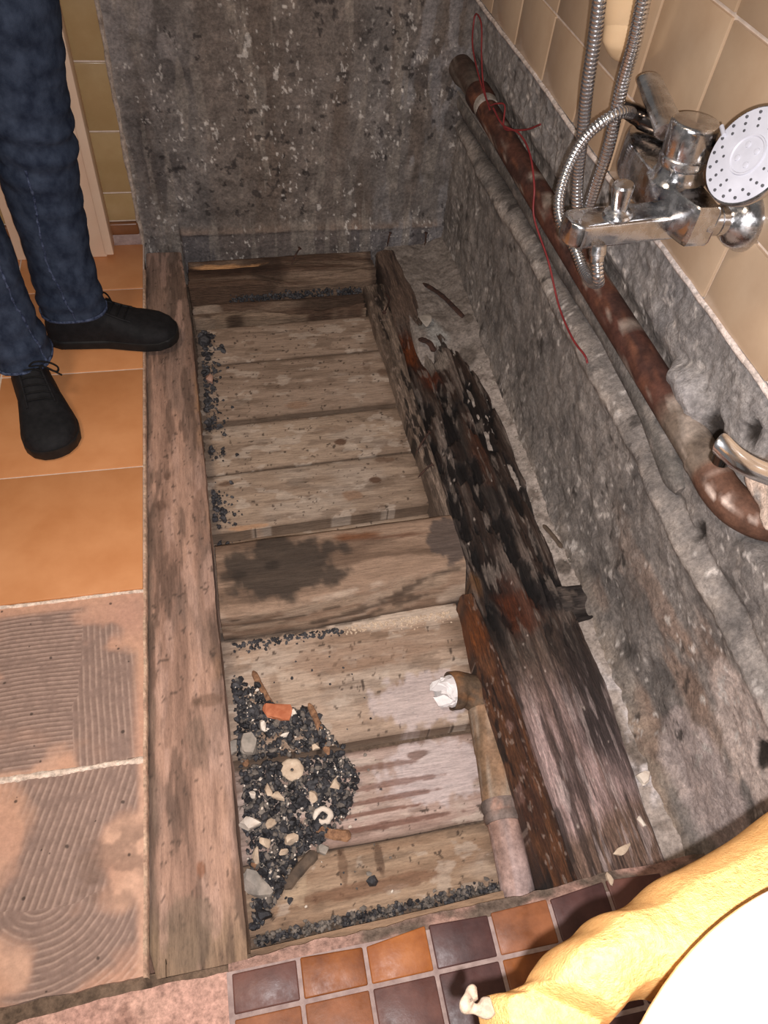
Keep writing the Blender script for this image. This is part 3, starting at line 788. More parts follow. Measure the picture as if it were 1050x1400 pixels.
def joist_cross():
    nx = 170
    rowsv = [(-1, -0.155), (0.0, 0.0)] + [(k / 26.0, 0.0) for k in range(1, 27)] + [(1.0 + 0.0, -0.25 - 0.75 * (k / 14.0)) for k in range(0, 15)]
    s = lg(0, 1, nx)
    m = 44
    X = np.zeros((nx, m)); Y = X.copy(); Z = X.copy()
    x = -0.069 + (0.440 + 0.069) * s
    yb = 0.944 + 0.028 * (x + 0.07) + 0.004 * (fbm(x * 14, x * 0, 3, 650) - 0.5)
    yft = 0.772 + 0.095 * sstep(0.02, 0.45, x) * 0.55 + 0.006 * (fbm(x * 16, x * 0 + 3, 4, 651) - 0.5)
    yfb = 0.762 + 0.02 * (x + 0.07) + 0.004 * (fbm(x * 20, x * 0 + 5, 3, 652) - 0.5)
    for k in range(m):
        X[:, k] = x
        if k == 0: Y[:, k] = yb; Z[:, k] = -0.155
        elif k <= 27:
            t = (k - 1) / 26
            Y[:, k] = yb + (yft - yb) * t
            Z[:, k] = -0.020 - 0.006 * np.exp(-t * 30) - 0.006 * np.exp(-(1 - t) * 16)
        else:
            t = (k - 27) / 16
            Y[:, k] = yft + (yfb - yft) * t ** 0.9
            Z[:, k] = -0.026 - 0.115 * t
    Z += 0.006 * (fbm(X * 7, (Y * 1.2 - Z) * 60, 4, 653) - 0.5)
    Y += np.where(np.arange(m)[None] > 27, 0.006 * (fbm(X * 6, Z * 70, 4, 654) - 0.5), 0)
    tt = np.broadcast_to(np.arange(m)[None], X.shape)
    C = mix(lin(150, 124, 104) + 0 * X[..., None], lin(112, 90, 74), sstep(0.35, 0.7, fbm(X * 5, (Y - Z) * 45, 5, 655)))
    dark = blob(X, Y, 0.055, 0.865, 0.135, 0.075, 656, 0.55, 30, 0.14) * (tt < 27)
    C = mix(C, lin(62, 53, 46), dark * 0.9)
    C = mix(C, lin(50, 42, 36), (blob(X, Y, -0.035, 0.86, 0.028, 0.016, 657, 0.4, 30) + blob(X, Y, 0.045, 0.875, 0.016, 0.010, 658, 0.4, 30)) * 0.8)
    C = mix(C, lin(110, 66, 38), blob(X, Y, 0.225, 0.925, 0.04, 0.010, 659, 0.5, 30) * 0.8)
    C = mix(C, lin(100, 66, 48), blob(X, Y, 0.30, 0.915, 0.09, 0.005, 660, 0.5, 30) * 0.7)
    C = mix(C, lin(86, 74, 68), blob(X, Y, 0.420, 0.885, 0.042, 0.055, 661, 0.4, 40, 0.08) * 0.9)
    C = mix(C, lin(186, 166, 148), sstep(0.55, 0.7, fbm(X * 12, (Y - Z) * 60, 4, 662)) * (tt > 25) * 0.6)
    C = mix(C, lin(160, 138, 118), sstep(26, 28, tt) * sstep(0.44, 0.56, fbm(X * 9, (Y - Z) * 90, 4, 664)) * 0.7)
    C = mix(C, lin(74, 60, 50), sstep(26, 28, tt) * sstep(0.54, 0.64, fbm(X * 7, (Y - Z) * 120, 4, 665)) * 0.8)
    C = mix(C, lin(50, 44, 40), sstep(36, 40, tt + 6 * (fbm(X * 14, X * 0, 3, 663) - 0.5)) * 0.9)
    f = grid_faces(nx, m).tolist()
    V = np.stack([X, Y, Z], -1).reshape(-1, 3)
    Cc = C.reshape(-1, 3)
    f.append([k for k in range(m)]); f.append([(nx - 1) * m + k for k in range(m)][::-1])
    f.append([0] + [i * m for i in range(nx - 1, 0, -1)] + [])
    f = [q for q in f if len(q) <= m]
    o = mesh_obj('timber_joist', V, f, M['wood_x'], None, True, Cc)
    return tag(o, 'dark-stained wooden cross joist spanning the middle of the pit between two timbers', 'beam', 'timbers around the pit')
joist_cross()

def joist_back(x0, x1, y0, y1, z, seed, rot, label, splint):
    nx, ny = 180, 56
    S, T = np.meshgrid(lg(0, 1, nx), lg(0, 1, ny), indexing='ij')
    X = x0 + (x1 - x0) * S + 0.010 * (fbm(T * 12, T * 0, 3, seed) - 0.5)
    Y = y0 + (y1 - y0) * T + 0.035 * (X - 0.16) + np.where(T < 0.5, 1, 1) * 0.008 * (fbm(X * 14, T * 2, 3, seed + 1) - 0.5)
    Z = z - rot * sstep(0.35, 0.8, fbm(X * 4, Y * 36, 4, seed + 2)) - 0.006 * (np.exp(-T * 20) + np.exp(-(1 - T) * 20))
    C = mix(lin(140, 118, 100) + 0 * X[..., None], lin(96, 74, 60), sstep(0.3, 0.65, fbm(X * 4, Y * 50, 5, seed + 3)))
    if splint:
        C = mix(C, lin(56, 36, 26), blob(X, Y, 0.0, 1.93, 0.13, 0.035, seed + 4, 0.4, 25, 0.4) * 0.8)
        C = mix(C, lin(52, 36, 28), blob(X, Y, 0.13, 1.92, 0.06, 0.05, seed + 5, 0.5, 25, 0.4) * 0.7)
        C = mix(C, lin(208, 156, 108), blob(X, Y, 0.02, 1.955, 0.10, 0.006, seed + 6, 0.5, 30, 0.3) * 0.9)
        C = mix(C, lin(62, 48, 42), sstep(0.955, 0.99, S) * 0.6)
    else:
        C = mix(C, lin(62, 46, 36), sstep(0.4, 0.62, fbm(X * 3, Y * 26, 4, seed + 7)) * 0.85)
        C = mix(C, lin(166, 146, 128), blob(X, Y, -0.055, 1.79, 0.040, 0.016, seed + 8, 0.6, 30) * 0.8)
        C = mix(C, lin(150, 132, 116), blob(X, Y, -0.05, 1.735, 0.045, 0.014, seed + 9, 0.6, 30) * 0.8)
        C = mix(C, lin(150, 128, 108), sstep(0.25, 0.1, T) * sstep(0.4, 0.6, fbm(X * 14, Y * 30, 3, seed + 10)) * 0.8)
    o = block('timber_joist', X, Y, Z, -0.165, C, M['rot_x'])
    return tag(o, label, 'beam', 'timbers around the pit')
joist_back(-0.088, 0.452, 1.858, 1.985, -0.026, 700, 0.020, 'split brown cross timber with a fresh pale splinter, against the back wall', True)
joist_back(-0.084, 0.400, 1.752, 1.818, -0.058, 720, 0.030, 'crumbling dark cross timber lying lower, in front of the split one by the back wall', False)

# the rotten beam along the right side
beam = empty('rotten_beam', (0.53, 1.05, -0.15), 'blackened rotten timber beam running the length of the pit beside the right wall', 'beam', 'timbers around the pit')
def beam_main():
    nx, ny = 120, 520
    S, T = np.meshgrid(lg(0, 1, nx), lg(0, 1, ny), indexing='ij')
    Y = 0.196 + (1.985 - 0.196) * T
    xl = np.interp(Y, [0.2, 0.35, 0.51, 0.77, 0.93, 1.15, 1.42, 1.7, 1.98], [0.470, 0.468, 0.466, 0.446, 0.446, 0.450, 0.452, 0.462, 0.470]) + 0.006 * (fbm(Y * 16, Y * 0, 4, 740) - 0.5)
    xr = np.interp(Y, [0.2, 0.36, 0.49, 0.69, 0.89, 1.1, 1.26, 1.42, 1.52, 1.60, 1.7, 1.98], [0.616, 0.628, 0.638, 0.636, 0.640, 0.650, 0.655, 0.635, 0.610, 0.575, 0.545, 0.530]) + 0.012 * (fbm(Y * 13, Y * 0 + 4, 4, 741) - 0.5)
    X = xl + (xr - xl) * S
    dec = sstep(0.50, 0.75, Y) * sstep(1.72, 1.5, Y)            # how rotten
    fib = fbm(X * 85, Y * 5, 5, 742)
    big = fbm(X * 22, Y * 3.2, 4, 743)
    Z = -0.022 - dec * (0.030 * sstep(0.42, 0.75, big) + 0.020 * (1 - fib)) - (1 - dec) * 0.008 * (1 - fib)
    Z -= 0.012 * (np.exp(-S * 16) + np.exp(-(1 - S) * 14))
    split = sstep(0.010, 0.003, np.abs(X - (0.555 - 0.06 * (Y - 0.75) + 0.006 * fbm(Y * 9, Y * 0, 3, 744)))) * dec * 0.8
    Z -= 0.018 * split + 0.012 * dec * sstep(0.55, 0.61, fbm(X * 48, Y * 13, 5, 755))
    C = mix(lin(128, 106, 92) + 0 * X[..., None], lin(88, 70, 60), fib)
    near = sstep(0.62, 0.42, Y)
    C = mix(C, mix(lin(188, 160, 154) + 0 * X[..., None], lin(138, 112, 104), sstep(0.35, 0.65, fib)), near)  # pink-lilac reflected light painted onto the near beam top
    C = mix(C, lin(126, 100, 84), sstep(0.31, 0.27, Y - 0.05 * (S - 0.5)) * near * 0.9)
    brown = mix(lin(56, 40, 32) + 0 * X[..., None], lin(124, 108, 98), sstep(0.42, 0.72, fib))
    C = mix(C, brown, dec * 0.95)
    C = mix(C, lin(26, 19, 17), dec * sstep(0.50, 0.64, big + 0.08 * (S - 0.5)) * 0.85)
    C = mix(C, lin(30, 24, 24), blob(X, Y, 0.598, 0.50, 0.046, 0.17, 745, 0.5, 14, 0.6) * 0.9)
    C = mix(C, lin(30, 24, 22), blob(X, Y, 0.55, 1.12, 0.05, 0.2, 746, 0.5, 16, 0.5) * 0.8)
    C = mix(C, lin(28, 22, 22), blob(X, Y, 0.595, 0.735, 0.045, 0.05, 747, 0.4, 25, 0.3) * 0.9)
    C = mix(C, lin(110, 54, 20), blob(X, Y, 0.480, 1.55, 0.020, 0.07, 748, 0.5, 25, 0.5) * 0.9)
    C = mix(C, lin(98, 46, 24), blob(X, Y, 0.505, 1.42, 0.025, 0.05, 749, 0.5, 25, 0.5) * 0.8)
    C = mix(C, lin(92, 44, 20), blob(X, Y, 0.525, 0.72, 0.03, 0.06, 750, 0.6, 25, 0.5) * 0.8)
    C = mix(C, lin(88, 50, 30), blob(X, Y, 0.56, 1.15, 0.02, 0.10, 751, 0.5, 25, 0.5) * 0.6)
    C = mix(C, lin(110, 74, 40), blob(X, Y, 0.455, 0.79, 0.010, 0.03, 752, 0.5, 25, 0.5) * 0.8)
    C = mix(C, lin(160, 146, 134), blob(X, Y, 0.545, 1.50, 0.030, 0.06, 753, 0.6, 35, 0.2) * 0.8)
    chunk = fbm(X * 48, Y * 13, 5, 755)
    C = mix(C, lin(20, 15, 14), dec * sstep(0.555, 0.60, chunk) * 0.9)
    C = mix(C, lin(132, 118, 108), dec * sstep(0.60, 0.68, fbm(X * 120, Y * 16, 4, 756)) * 0.7)
    C = mix(C, lin(58, 46, 42), (1 - dec) * sstep(0.57, 0.63, fbm(X * 90, Y * 7, 4, 757)) * 0.7)
    C = mix(C, lin(198, 178, 172), near * sstep(0.60, 0.68, fbm(X * 110, Y * 12, 4, 758)) * 0.5)
    for k in range(40):
        cx, cy = RNG.uniform(0.46, 0.64), RNG.uniform(0.25, 1.5); s = RNG.uniform(0.0009, 0.0022)
        C = mix(C, lin(196, 180, 168), blob(X, Y, cx, cy, s, s * 1.6, 760 + k, 0.4, 120) * 0.8)
    block('beam_top', X, Y, Z, -0.165, C, M['rot_y'], beam)
beam_main()
def beam_side():
    nx, ny = 44, 420
    S, T = np.meshgrid(lg(0, 1, nx), lg(0, 1, ny), indexing='ij')
    def strip(name, ya, yb_, xlf, xrf, z, cols, seed, wet):
        Y = ya + (yb_ - ya) * T
        xl = np.interp(Y, *xlf) + 0.006 * (fbm(Y * 14, Y * 0, 4, seed) - 0.5)
        xr = np.interp(Y, *xrf) + 0.004 * (fbm(Y * 14, Y * 0 + 2, 4, seed + 1) - 0.5)
        X = xl + (xr - xl) * S
        fib = 0.6 * fbm(X * 110, Y * 6, 5, seed + 2) + 0.4 * fbm(X * 170, Y * 22, 4, seed + 12)
        Z = z + 0.014 * (fib - 0.5) - 0.010 * (np.exp(-S * 10)) - 0.010 * np.exp(-(1 - S) * 12)
        C = mix(cols[0] + 0 * X[..., None], cols[1], sstep(0.3, 0.7, fib))
        C = mix(C, cols[2], sstep(0.5, 0.7, fbm(X * 40, Y * 9, 4, seed + 3)) * 0.8)
        C = mix(C, lin(30, 22, 19), sstep(0.57, 0.64, fbm(X * 80, Y * 15, 4, seed + 14)) * 0.85)
        C = mix(C, lin(172, 150, 136), sstep(0.68, 0.74, fbm(X * 190, Y * 60, 3, seed + 15)) * 0.45)
        if wet:
            C = mix(C, lin(140, 108, 98), sstep(0.58, 0.74, fbm(X * 60, Y * 25, 4, seed + 4)) * sstep(0.62, 0.45, Y) * sstep(0.3, 0.4, Y) * 0.7)
            C = mix(C, lin(112, 60, 24), blob(X, Y, 0.42, 0.69, 0.025, 0.05, seed + 5, 0.5, 25, 0.5) * 0.8)
        block(name, X, Y, Z, -0.165, C, M['rot_y'], beam)
    # far ledge, greyer
    strip('beam_ledge', 0.965, 1.835, ([0.96, 1.4, 1.83], [0.422, 0.410, 0.404]), ([0.96, 1.4, 1.83], [0.452, 0.456, 0.470]), -0.040, (lin(150, 130, 114), lin(98, 82, 70), lin(80, 66, 56)), 800, False)
    # near strip, split off and reddish
    strip('beam_splinter', 0.198, 0.770, ([0.2, 0.35, 0.56, 0.75], [0.418, 0.408, 0.404, 0.418]), ([0.2, 0.35, 0.56, 0.77], [0.472, 0.470, 0.468, 0.450]), -0.052, (lin(104, 66, 42), lin(58, 36, 26), lin(70, 42, 30)), 820, True)
beam_side()

# stub of a sawn joist between beam and wall
def stub():
    nx, ny = 60, 40
    S, T = np.meshgrid(lg(0, 1, nx), lg(0, 1, ny), indexing='ij')
    X = 0.600 + 0.098 * S + 0.006 * (fbm(T * 6, T * 0, 3, 840) - 0.5)
    Y = 0.668 + 0.085 * T + 0.01 * (X - 0.6)
    Z = -0.030 - 0.012 * sstep(0.4, 0.7, fbm(X * 12, Y * 60, 4, 841)) - 0.008 * (np.exp(-T * 10) + np.exp(-(1 - T) * 16))
    C = mix(lin(96, 86, 80) + 0 * X[..., None], lin(52, 46, 44), sstep(0.3, 0.65, fbm(X * 14, Y * 40, 4, 842)))
    C = mix(C, lin(120, 106, 96), sstep(0.55, 0.7, fbm(X * 40, Y * 40, 4, 843)) * 0.7)
    C = mix(C, lin(34, 28, 26), sstep(0.35, 0.15, T) * 0.7)
    o = block('timber_stub', X, Y, Z, -0.16, C, M['rot_x'])
    tag(o, 'short dark joist stub wedged between the rotten beam and the right wall', 'beam', 'timbers around the pit')
stub()

# batten along the near edge of the pit
def batten():
    nx, ny = 150, 20
    S, T = np.meshgrid(lg(0, 1, nx), lg(0, 1, ny), indexing='ij')
    X = -0.062 + (0.346 + 0.062) * S
    Y = 0.193 + 0.016 * T + 0.022 * (X + 0.06) + 0.003 * (fbm(X * 14, T * 2, 3, 850) - 0.5)
    Z = -0.070 + 0.006 * (fbm(X * 8, Y * 60, 4, 851) - 0.5)
    C = mix(lin(150, 122, 98) + 0 * X[..., None], lin(100, 80, 64), sstep(0.35, 0.7, fbm(X * 6, Y * 70, 4, 852)))
    o = block('edge_batten', X, Y, Z, -0.165, C, M['wood_x'])
    tag(o, 'thin brown wooden batten along the near edge of the pit, beside the brown tiles', 'batten', None)
batten()
# ==================================================================
#  PIPES AND WIRE
# ==================================================================
def pipe_col(c0, c1, c2, seed, s=14):
    def f(V):
        a, b = V[:, 0] + V[:, 2], V[:, 1] * 0.9 + V[:, 2] * 0.4
        C = mix(c0 + 0 * V[:, :1], c1, sstep(0.35, 0.65, fbm(a * s * 2, b * s, 4, seed)))
        return mix(C, c2, sstep(0.55, 0.7, fbm(a * s * 4, b * s * 3, 4, seed + 1)) * 0.8)
    return f

# drain pipe lying on the boards, elbow turned to the left
dp = empty('drain_pipe', (0.39, 0.40, -0.135), 'corroded metal drain pipe with an open elbow, lying on the near boards of the pit', 'pipe')
dz = -0.104
def P3(x, y, z): return (x, y, z)
tube('lower_section', [(0.377, 0.176, dz), (0.381, 0.235, dz), (0.3885, 0.335, dz)], 0.0285, M['metal_old'], dp, 28,
     colf=pipe_col(lin(182, 158, 152), lin(160, 126, 110), lin(120, 118, 120), 900, 16))
tube('coupling', [(0.3880, 0.328, dz), (0.3884, 0.333, dz), (0.3892, 0.342, dz), (0.3895, 0.346, dz), (0.3898, 0.350, dz), (0.3905, 0.360, dz), (0.391, 0.366, dz)],
     [0.0305, 0.0335, 0.0335, 0.0315, 0.0335, 0.0345, 0.0325], M['metal_old'], dp, 28, colf=pipe_col(lin(128, 112, 104), lin(100, 88, 82), lin(168, 130, 112), 910))
tube('upper_section', [(0.3915, 0.362, dz), (0.398, 0.405, dz), (0.4035, 0.445, dz + 0.001), (0.4045, 0.452, dz + 0.001), (0.405, 0.455, dz + 0.001), (0.410, 0.500, dz + 0.003), (0.414, 0.535, dz + 0.005)],
     [0.0318, 0.0320, 0.0322, 0.0328, 0.0338, 0.0342, 0.0345], M['metal_old'], dp, 28, colf=pipe_col(lin(150, 118, 92), lin(120, 96, 74), lin(158, 142, 126), 920))
# elbow : from +y round to -x, rising a little
ep = []
for k in range(15):
    a = math.pi / 2 * k / 14 * 1.06
    ep.append((0.417 - 0.046 + 0.046 * math.cos(a), 0.532 + 0.046 * math.sin(a), dz + 0.005 + 0.014 * k / 14))
ep.append((ep[-1][0] - 0.016, ep[-1][1] - 0.0005, ep[-1][2] + 0.003))
er = [0.0335] * 12 + [0.0340, 0.0360, 0.0370, 0.0370]
# hollow elbow: outer and inner wall joined at the mouth
V1, f1 = tube_data(ep, er, 28)
V2, f2 = tube_data(ep, [r - 0.0035 for r in er], 28)
n_ = len(V1)
ff = [q for q in f1 if len(q) == 4] + [[i + n_ for i in q[::-1]] for q in f2 if len(q) == 4]
e0 = n_ - 28
for k in range(28):
    k2 = (k + 1) % 28
    ff.append([e0 + k, e0 + k2, e0 + n_ + k2, e0 + n_ + k])
VV = np.concatenate([V1, V2])
elb = mesh_obj('elbow', VV, ff, M['metal_old'], dp, True, pipe_col(lin(104, 84, 66), lin(80, 66, 54), lin(132, 92, 60), 930)(VV))
# crumpled paper plug
mouth = np.array(ep[-1]); mdir = np.array(ep[-1]) - np.array(ep[-2]); mdir /= np.linalg.norm(mdir)
bm = bmesh.new()
n, m = 16, 30
F = frame_from(Vector(mdir))
vs = []
for i in range(n):
    t = i / (n - 1)
    for j in range(m):
        a = 2 * math.pi * j / m
        r = 0.0305 * (1.0 - 0.10 * t - (0.9 * (t - 0.86) / 0.14 if t > 0.86 else 0) * 0.72)
        crump = 0.0055 * (fbm(a * 2.4 + 3, t * 5, 3, 941) - 0.5) + 0.004 * abs(math.sin(a * 5 + t * 6)) - 0.002
        jag = 0.026 * t + (0.010 * math.sin(a * 3 + 1.0) + 0.006 * math.sin(a * 7)) * t
        p = Vector(mouth) + F @ Vector((math.cos(a) * (r + crump * (0.3 + t)), math.sin(a) * (r + crump * (0.3 + t)) , -0.012 + jag + 0.012 * t))
        vs.append(bm.verts.new(p))
for q in grid_faces(n, m, True).tolist(): bm.faces.new([vs[i] for i in q])
bm.faces.new([vs[(n - 1) * m + k] for k in range(m)])
bm.faces.new([vs[k] for k in range(m)][::-1])
tag(from_bm('paper_plug', bm, M['paper'], None, True, 18), 'crumpled white paper stuffed into the open elbow of the drain pipe', 'paper')

# rusty pipe along the right wall
wp = empty('wall_pipe', (0.66, 1.2, 0.44), 'rust-brown old water pipe running along the chase in the right wall', 'pipe')
wz = 0.474
rustc = pipe_col(lin(84, 52, 42), lin(66, 44, 38), lin(110, 70, 52), 950)
def wall_col(V):
    C = rustc(V)
    y = V[:, 1]
    C = mix(C, lin(106, 92, 80), sstep(0.76, 0.70, y))
    C = mix(C, lin(150, 136, 124), sstep(0.62, 0.72, fbm(V[:, 1] * 26, V[:, 2] * 60, 4, 955)) * 0.8)
    C = mix(C, lin(92, 64, 50), sstep(0.615, 0.60, y))
    C = mix(C, lin(204, 182, 168), sstep(0.60, 0.56, y) * sstep(0.40, 0.55, fbm(V[:, 1] * 40, V[:, 2] * 40, 3, 956)) * (V[:, 2] > wz + 0.006))
    return C
pts = [(0.667, y, wz + 0.004 * math.sin(y * 3)) for y in np.linspace(1.86, 0.625, 60)]
tube('straight_run', pts, 0.0275, M['metal_old'], wp, 26, colf=wall_col)
el = catmull([(0.667, 0.632, wz + 0.004), (0.667, 0.612, wz + 0.002), (0.669, 0.580, wz - 0.002), (0.677, 0.550, wz - 0.004), (0.692, 0.528, wz - 0.004), (0.712, 0.514, wz - 0.004), (0.745, 0.505, wz - 0.004)], 5)
tube('elbow', el, [0.0300] * 3 + [0.0285] * (len(el) - 3), M['metal_old'], wp, 26, colf=wall_col)
tube('socket', [(0.667, 1.80, wz), (0.667, 1.815, wz), (0.667, 1.86, wz), (0.667, 1.87, wz)], [0.028, 0.0325, 0.0325, 0.028], M['metal_old'], wp, 26, colf=rustc)
tube('far_end', [(0.667, 1.865, wz), (0.667, 1.95, wz - 0.002), (0.667, 1.985, wz - 0.002), (0.667, 2.04, wz - 0.004)], [0.0265, 0.0265, 0.033, 0.031], M['metal_old'], wp, 26,
     colf=pipe_col(lin(96, 84, 76), lin(76, 60, 52), lin(120, 108, 98), 960))
tube('paint_collar', [(0.667, 1.775, wz), (0.667, 1.79, wz + 0.001), (0.667, 1.80, wz)], [0.0278, 0.0302, 0.0285], M['metal_old'], wp, 26, colf=pipe_col(lin(150, 140, 130), lin(170, 160, 150), lin(130, 118, 108), 962))

# grey conduit under it, flat-sided, ending in a rounded stop
gc = empty('conduit_pipe', (0.68, 1.3, 0.40), 'grey mortar-crusted conduit directly below the rusty pipe on the right wall', 'pipe')
ys_ = np.linspace(2.02, 0.655, 90)
gz = np.interp(ys_, [0.65, 0.81, 1.0, 1.3, 1.7, 2.03], [0.372, 0.402, 0.416, 0.412, 0.400, 0.388])
pts = [(0.687 + 0.003 * math.sin(y * 9), y, z) for y, z in zip(ys_, gz)]
rad = [0.022 + 0.003 * float(fbm(y * 14, 0.3, 3, 970) - 0.5) for y in ys_]
rad[-1] = 0.010; rad[-2] = 0.018
tube('straight_run', pts, rad, M['concrete'], gc, 18, ell=(1.15, 0.8), up=(0, 0, 1), colf=pipe_col(lin(112, 106, 100), lin(94, 88, 84), lin(146, 136, 128), 972))
# its sharp upper flange, catching the light
ye = np.linspace(2.02, 0.90, 160)
n = len(ye)
X = np.zeros((n, 5)); Y = X.copy(); Z = X.copy()
ze = np.interp(ye, [0.9, 1.1, 1.28, 1.56, 2.02], [0.441, 0.446, 0.449, 0.438, 0.414])
for k, (a, b) in enumerate([(0.030, 0.004), (0.002, 0.003), (0.0, 0.0), (0.002, -0.004), (0.030, -0.016)]):
    X[:, k] = 0.664 + a + 0.003 * (fbm(ye * 30, ye * 0 + k, 3, 975) - 0.5); Y[:, k] = ye; Z[:, k] = ze + b
C = mix(lin(118, 110, 104) + 0 * X[..., None], lin(156, 146, 138), fbm(Y * 30, Z * 30, 3, 976))
sheet('flange', X, Y, Z, C, M['concrete'], gc)

# red wire
wire = empty('red_wire', (0.66, 1.5, 0.5), 'thin dark red wire looping over the rusty pipe on the right wall', 'wire')
wa = [(0.640, 1.690, 0.512), (0.642, 1.80, 0.535), (0.648, 1.90, 0.565), (0.655, 1.94, 0.600), (0.657, 1.937, 0.622), (0.656, 1.886, 0.617), (0.650, 1.834, 0.572), (0.644, 1.775, 0.535), (0.638, 1.700, 0.520), (0.640, 1.655, 0.540), (0.648, 1.625, 0.548), (0.640, 1.585, 0.520), (0.650, 1.540, 0.535), (0.660, 1.500, 0.555), (0.664, 1.455, 0.585)]
tube('loop_strand', catmull(wa, 8), 0.0019, M['wire'], wire, 8)
wb = [(0.636, 1.660, 0.528), (0.634, 1.580, 0.528), (0.642, 1.500, 0.546), (0.640, 1.420, 0.543), (0.634, 1.350, 0.512), (0.636, 1.320, 0.462), (0.650, 1.235, 0.415), (0.656, 1.152, 0.368), (0.652, 1.060, 0.362), (0.652, 0.998, 0.370), (0.655, 0.985, 0.362)]
tube('hanging_strand', catmull(wb, 8), 0.0021, M['wire'], wire, 8)

# ==================================================================
#  SHOWER MIXER, HOSE AND HAND SHOWER
# ==================================================================
mx = empty('shower_mixer', (0.675, 0.87, 0.765), 'spotted chrome single-lever shower mixer on the tiled right wall', 'mixer tap')
CH = M['chrome']
fz = 0.765
for fy in (0.79, 0.955):
    o = lathe('wall_flange', [(0.0405, 0), (0.041, 0.004), (0.0395, 0.012), (0.034, 0.024), (0.027, 0.032), (0.021, 0.036), (0.0195, 0.038)], (0.6815, fy, fz), (-1, 0, 0), CH, mx, 40)
    lathe('union_nut', [(0.0165, 0), (0.0185, 0.001), (0.0185, 0.014), (0.0170, 0.0145), (0.0170, 0.0165), (0.019, 0.0170), (0.019, 0.036), (0.018, 0.038)], (0.648, fy, fz), (-1, 0, 0), CH, mx, 32)
# body : a flat-faced bar along the wall, rounded off at the far end
plan = [(0.592, 0.772), (0.618, 0.772), (0.622, 0.780), (0.624, 0.860), (0.624, 0.985), (0.619, 1.002), (0.608, 1.006), (0.590, 0.996), (0.574, 0.965), (0.566, 0.920), (0.566, 0.870), (0.573, 0.830), (0.586, 0.784)]
pp_ = catmull([(x, y, 0) for x, y in plan + plan[:1]], 5)[:-1, :2]
cen = pp_.mean(0)
V = []
for (zz_, g) in [(0.738, 0.86), (0.740, 0.92), (0.746, 1.0), (0.784, 1.0), (0.790, 0.95), (0.792, 0.88)]:
    for q in pp_:
        dv = q - cen
        V.append((cen[0] + dv[0] * g, cen[1] + dv[1] * (1 - (1 - g) * 0.3), zz_))
mm = len(pp_)
f = grid_faces(6, mm, True).tolist(); f.append(list(range(mm))[::-1]); f.append([5 * mm + k for k in range(mm)])
bm = bmesh.new(); bv = [bm.verts.new(v) for v in V]
for q in f: bm.faces.new([bv[i] for i in q])
from_bm('body', bm, CH, mx, True, 26)
ca = (0.598, 0.856, 0.788); cax = (-0.02, 0.03, 1)
lathe('cartridge_housing', [(0.0375, 0.0), (0.0330, 0.005), (0.0300, 0.012), (0.0290, 0.018), (0.0302, 0.0195), (0.0308, 0.0225), (0.0308, 0.030), (0.0296, 0.0315)], ca, cax, CH, mx, 44)
lathe('lever_cap', [(0.0290, 0.031), (0.0302, 0.034), (0.0306, 0.066), (0.0300, 0.070), (0.0280, 0.0722), (0.0255, 0.0730), (0.0, 0.0732)], ca, cax, CH, mx, 44, caps=False)
lv = catmull([(0.588, 0.884, 0.834), (0.590, 0.905, 0.836), (0.596, 0.945, 0.839), (0.600, 0.985, 0.846), (0.601, 1.004, 0.850), (0.601, 1.010, 0.851)], 8)
tube('lever', lv, list(np.interp(np.linspace(0, 1, len(lv)), [0, 0.25, 0.8, 0.93, 1], [0.026, 0.0215, 0.0180, 0.0150, 0.006])), CH, mx, 20, ell=(0.48, 1.0), up=(0, 0, 1), sharp=30)
# bath spout with its diverter
sp0, sp1 = np.array([0.600, 0.832, 0.744]), np.array([0.433, 0.802, 0.752])
nb, ms = 40, 36
dirv = (sp1 - sp0) / np.linalg.norm(sp1 - sp0); side = np.cross(dirv, (0, 0, 1)); side /= np.linalg.norm(side)
V = []
for i in range(nb):
    t = i / (nb - 1)
    endr = 1.0 if t < 0.90 else math.sqrt(max(0.03, 1 - ((t - 0.90) / 0.103) ** 2))
    hw = 0.0235 * (0.25 + 0.75 * endr) if t >= 0.90 else 0.0235
    hh = 0.0170 * (0.86 + 0.14 * endr)
    c = sp0 + (sp1 - sp0) * t
    for k in range(ms):
        a = 2 * math.pi * k / ms
        x_, z_ = math.cos(a), math.sin(a)
        V.append(tuple(c + side * hw * math.copysign(abs(x_) ** 0.30, x_) + np.array([0, 0, 1]) * hh * math.copysign(abs(z_) ** 0.30, z_)))
f = grid_faces(nb, ms, True).tolist(); f.append(list(range(ms))); f.append([(nb - 1) * ms + k for k in range(ms)][::-1])
bm = bmesh.new(); bv = [bm.verts.new(v) for v in V]
for q in f: bm.faces.new([bv[i] for i in q])
from_bm('spout', bm, CH, mx, True, 32)
kp = np.array([0.503, 0.806, 0.752])
lathe('diverter_knob', [(0.018, 0.0145), (0.019, 0.0175), (0.0175, 0.0205), (0.0125, 0.0215), (0.0098, 0.024), (0.0105, 0.029), (0.0134, 0.051), (0.0136, 0.055), (0.0120, 0.0575), (0.0, 0.0585)], kp, (-0.13, 0.02, 1), CH, mx, 32, caps=False)
op = np.array([0.476, 0.790, 0.748])
lathe('hose_outlet', [(0.0105, 0.010), (0.0110, 0.018), (0.0110, 0.021), (0.0095, 0.022), (0.0092, 0.030)], op, (0.05, -0.35, -1), CH, mx, 24)

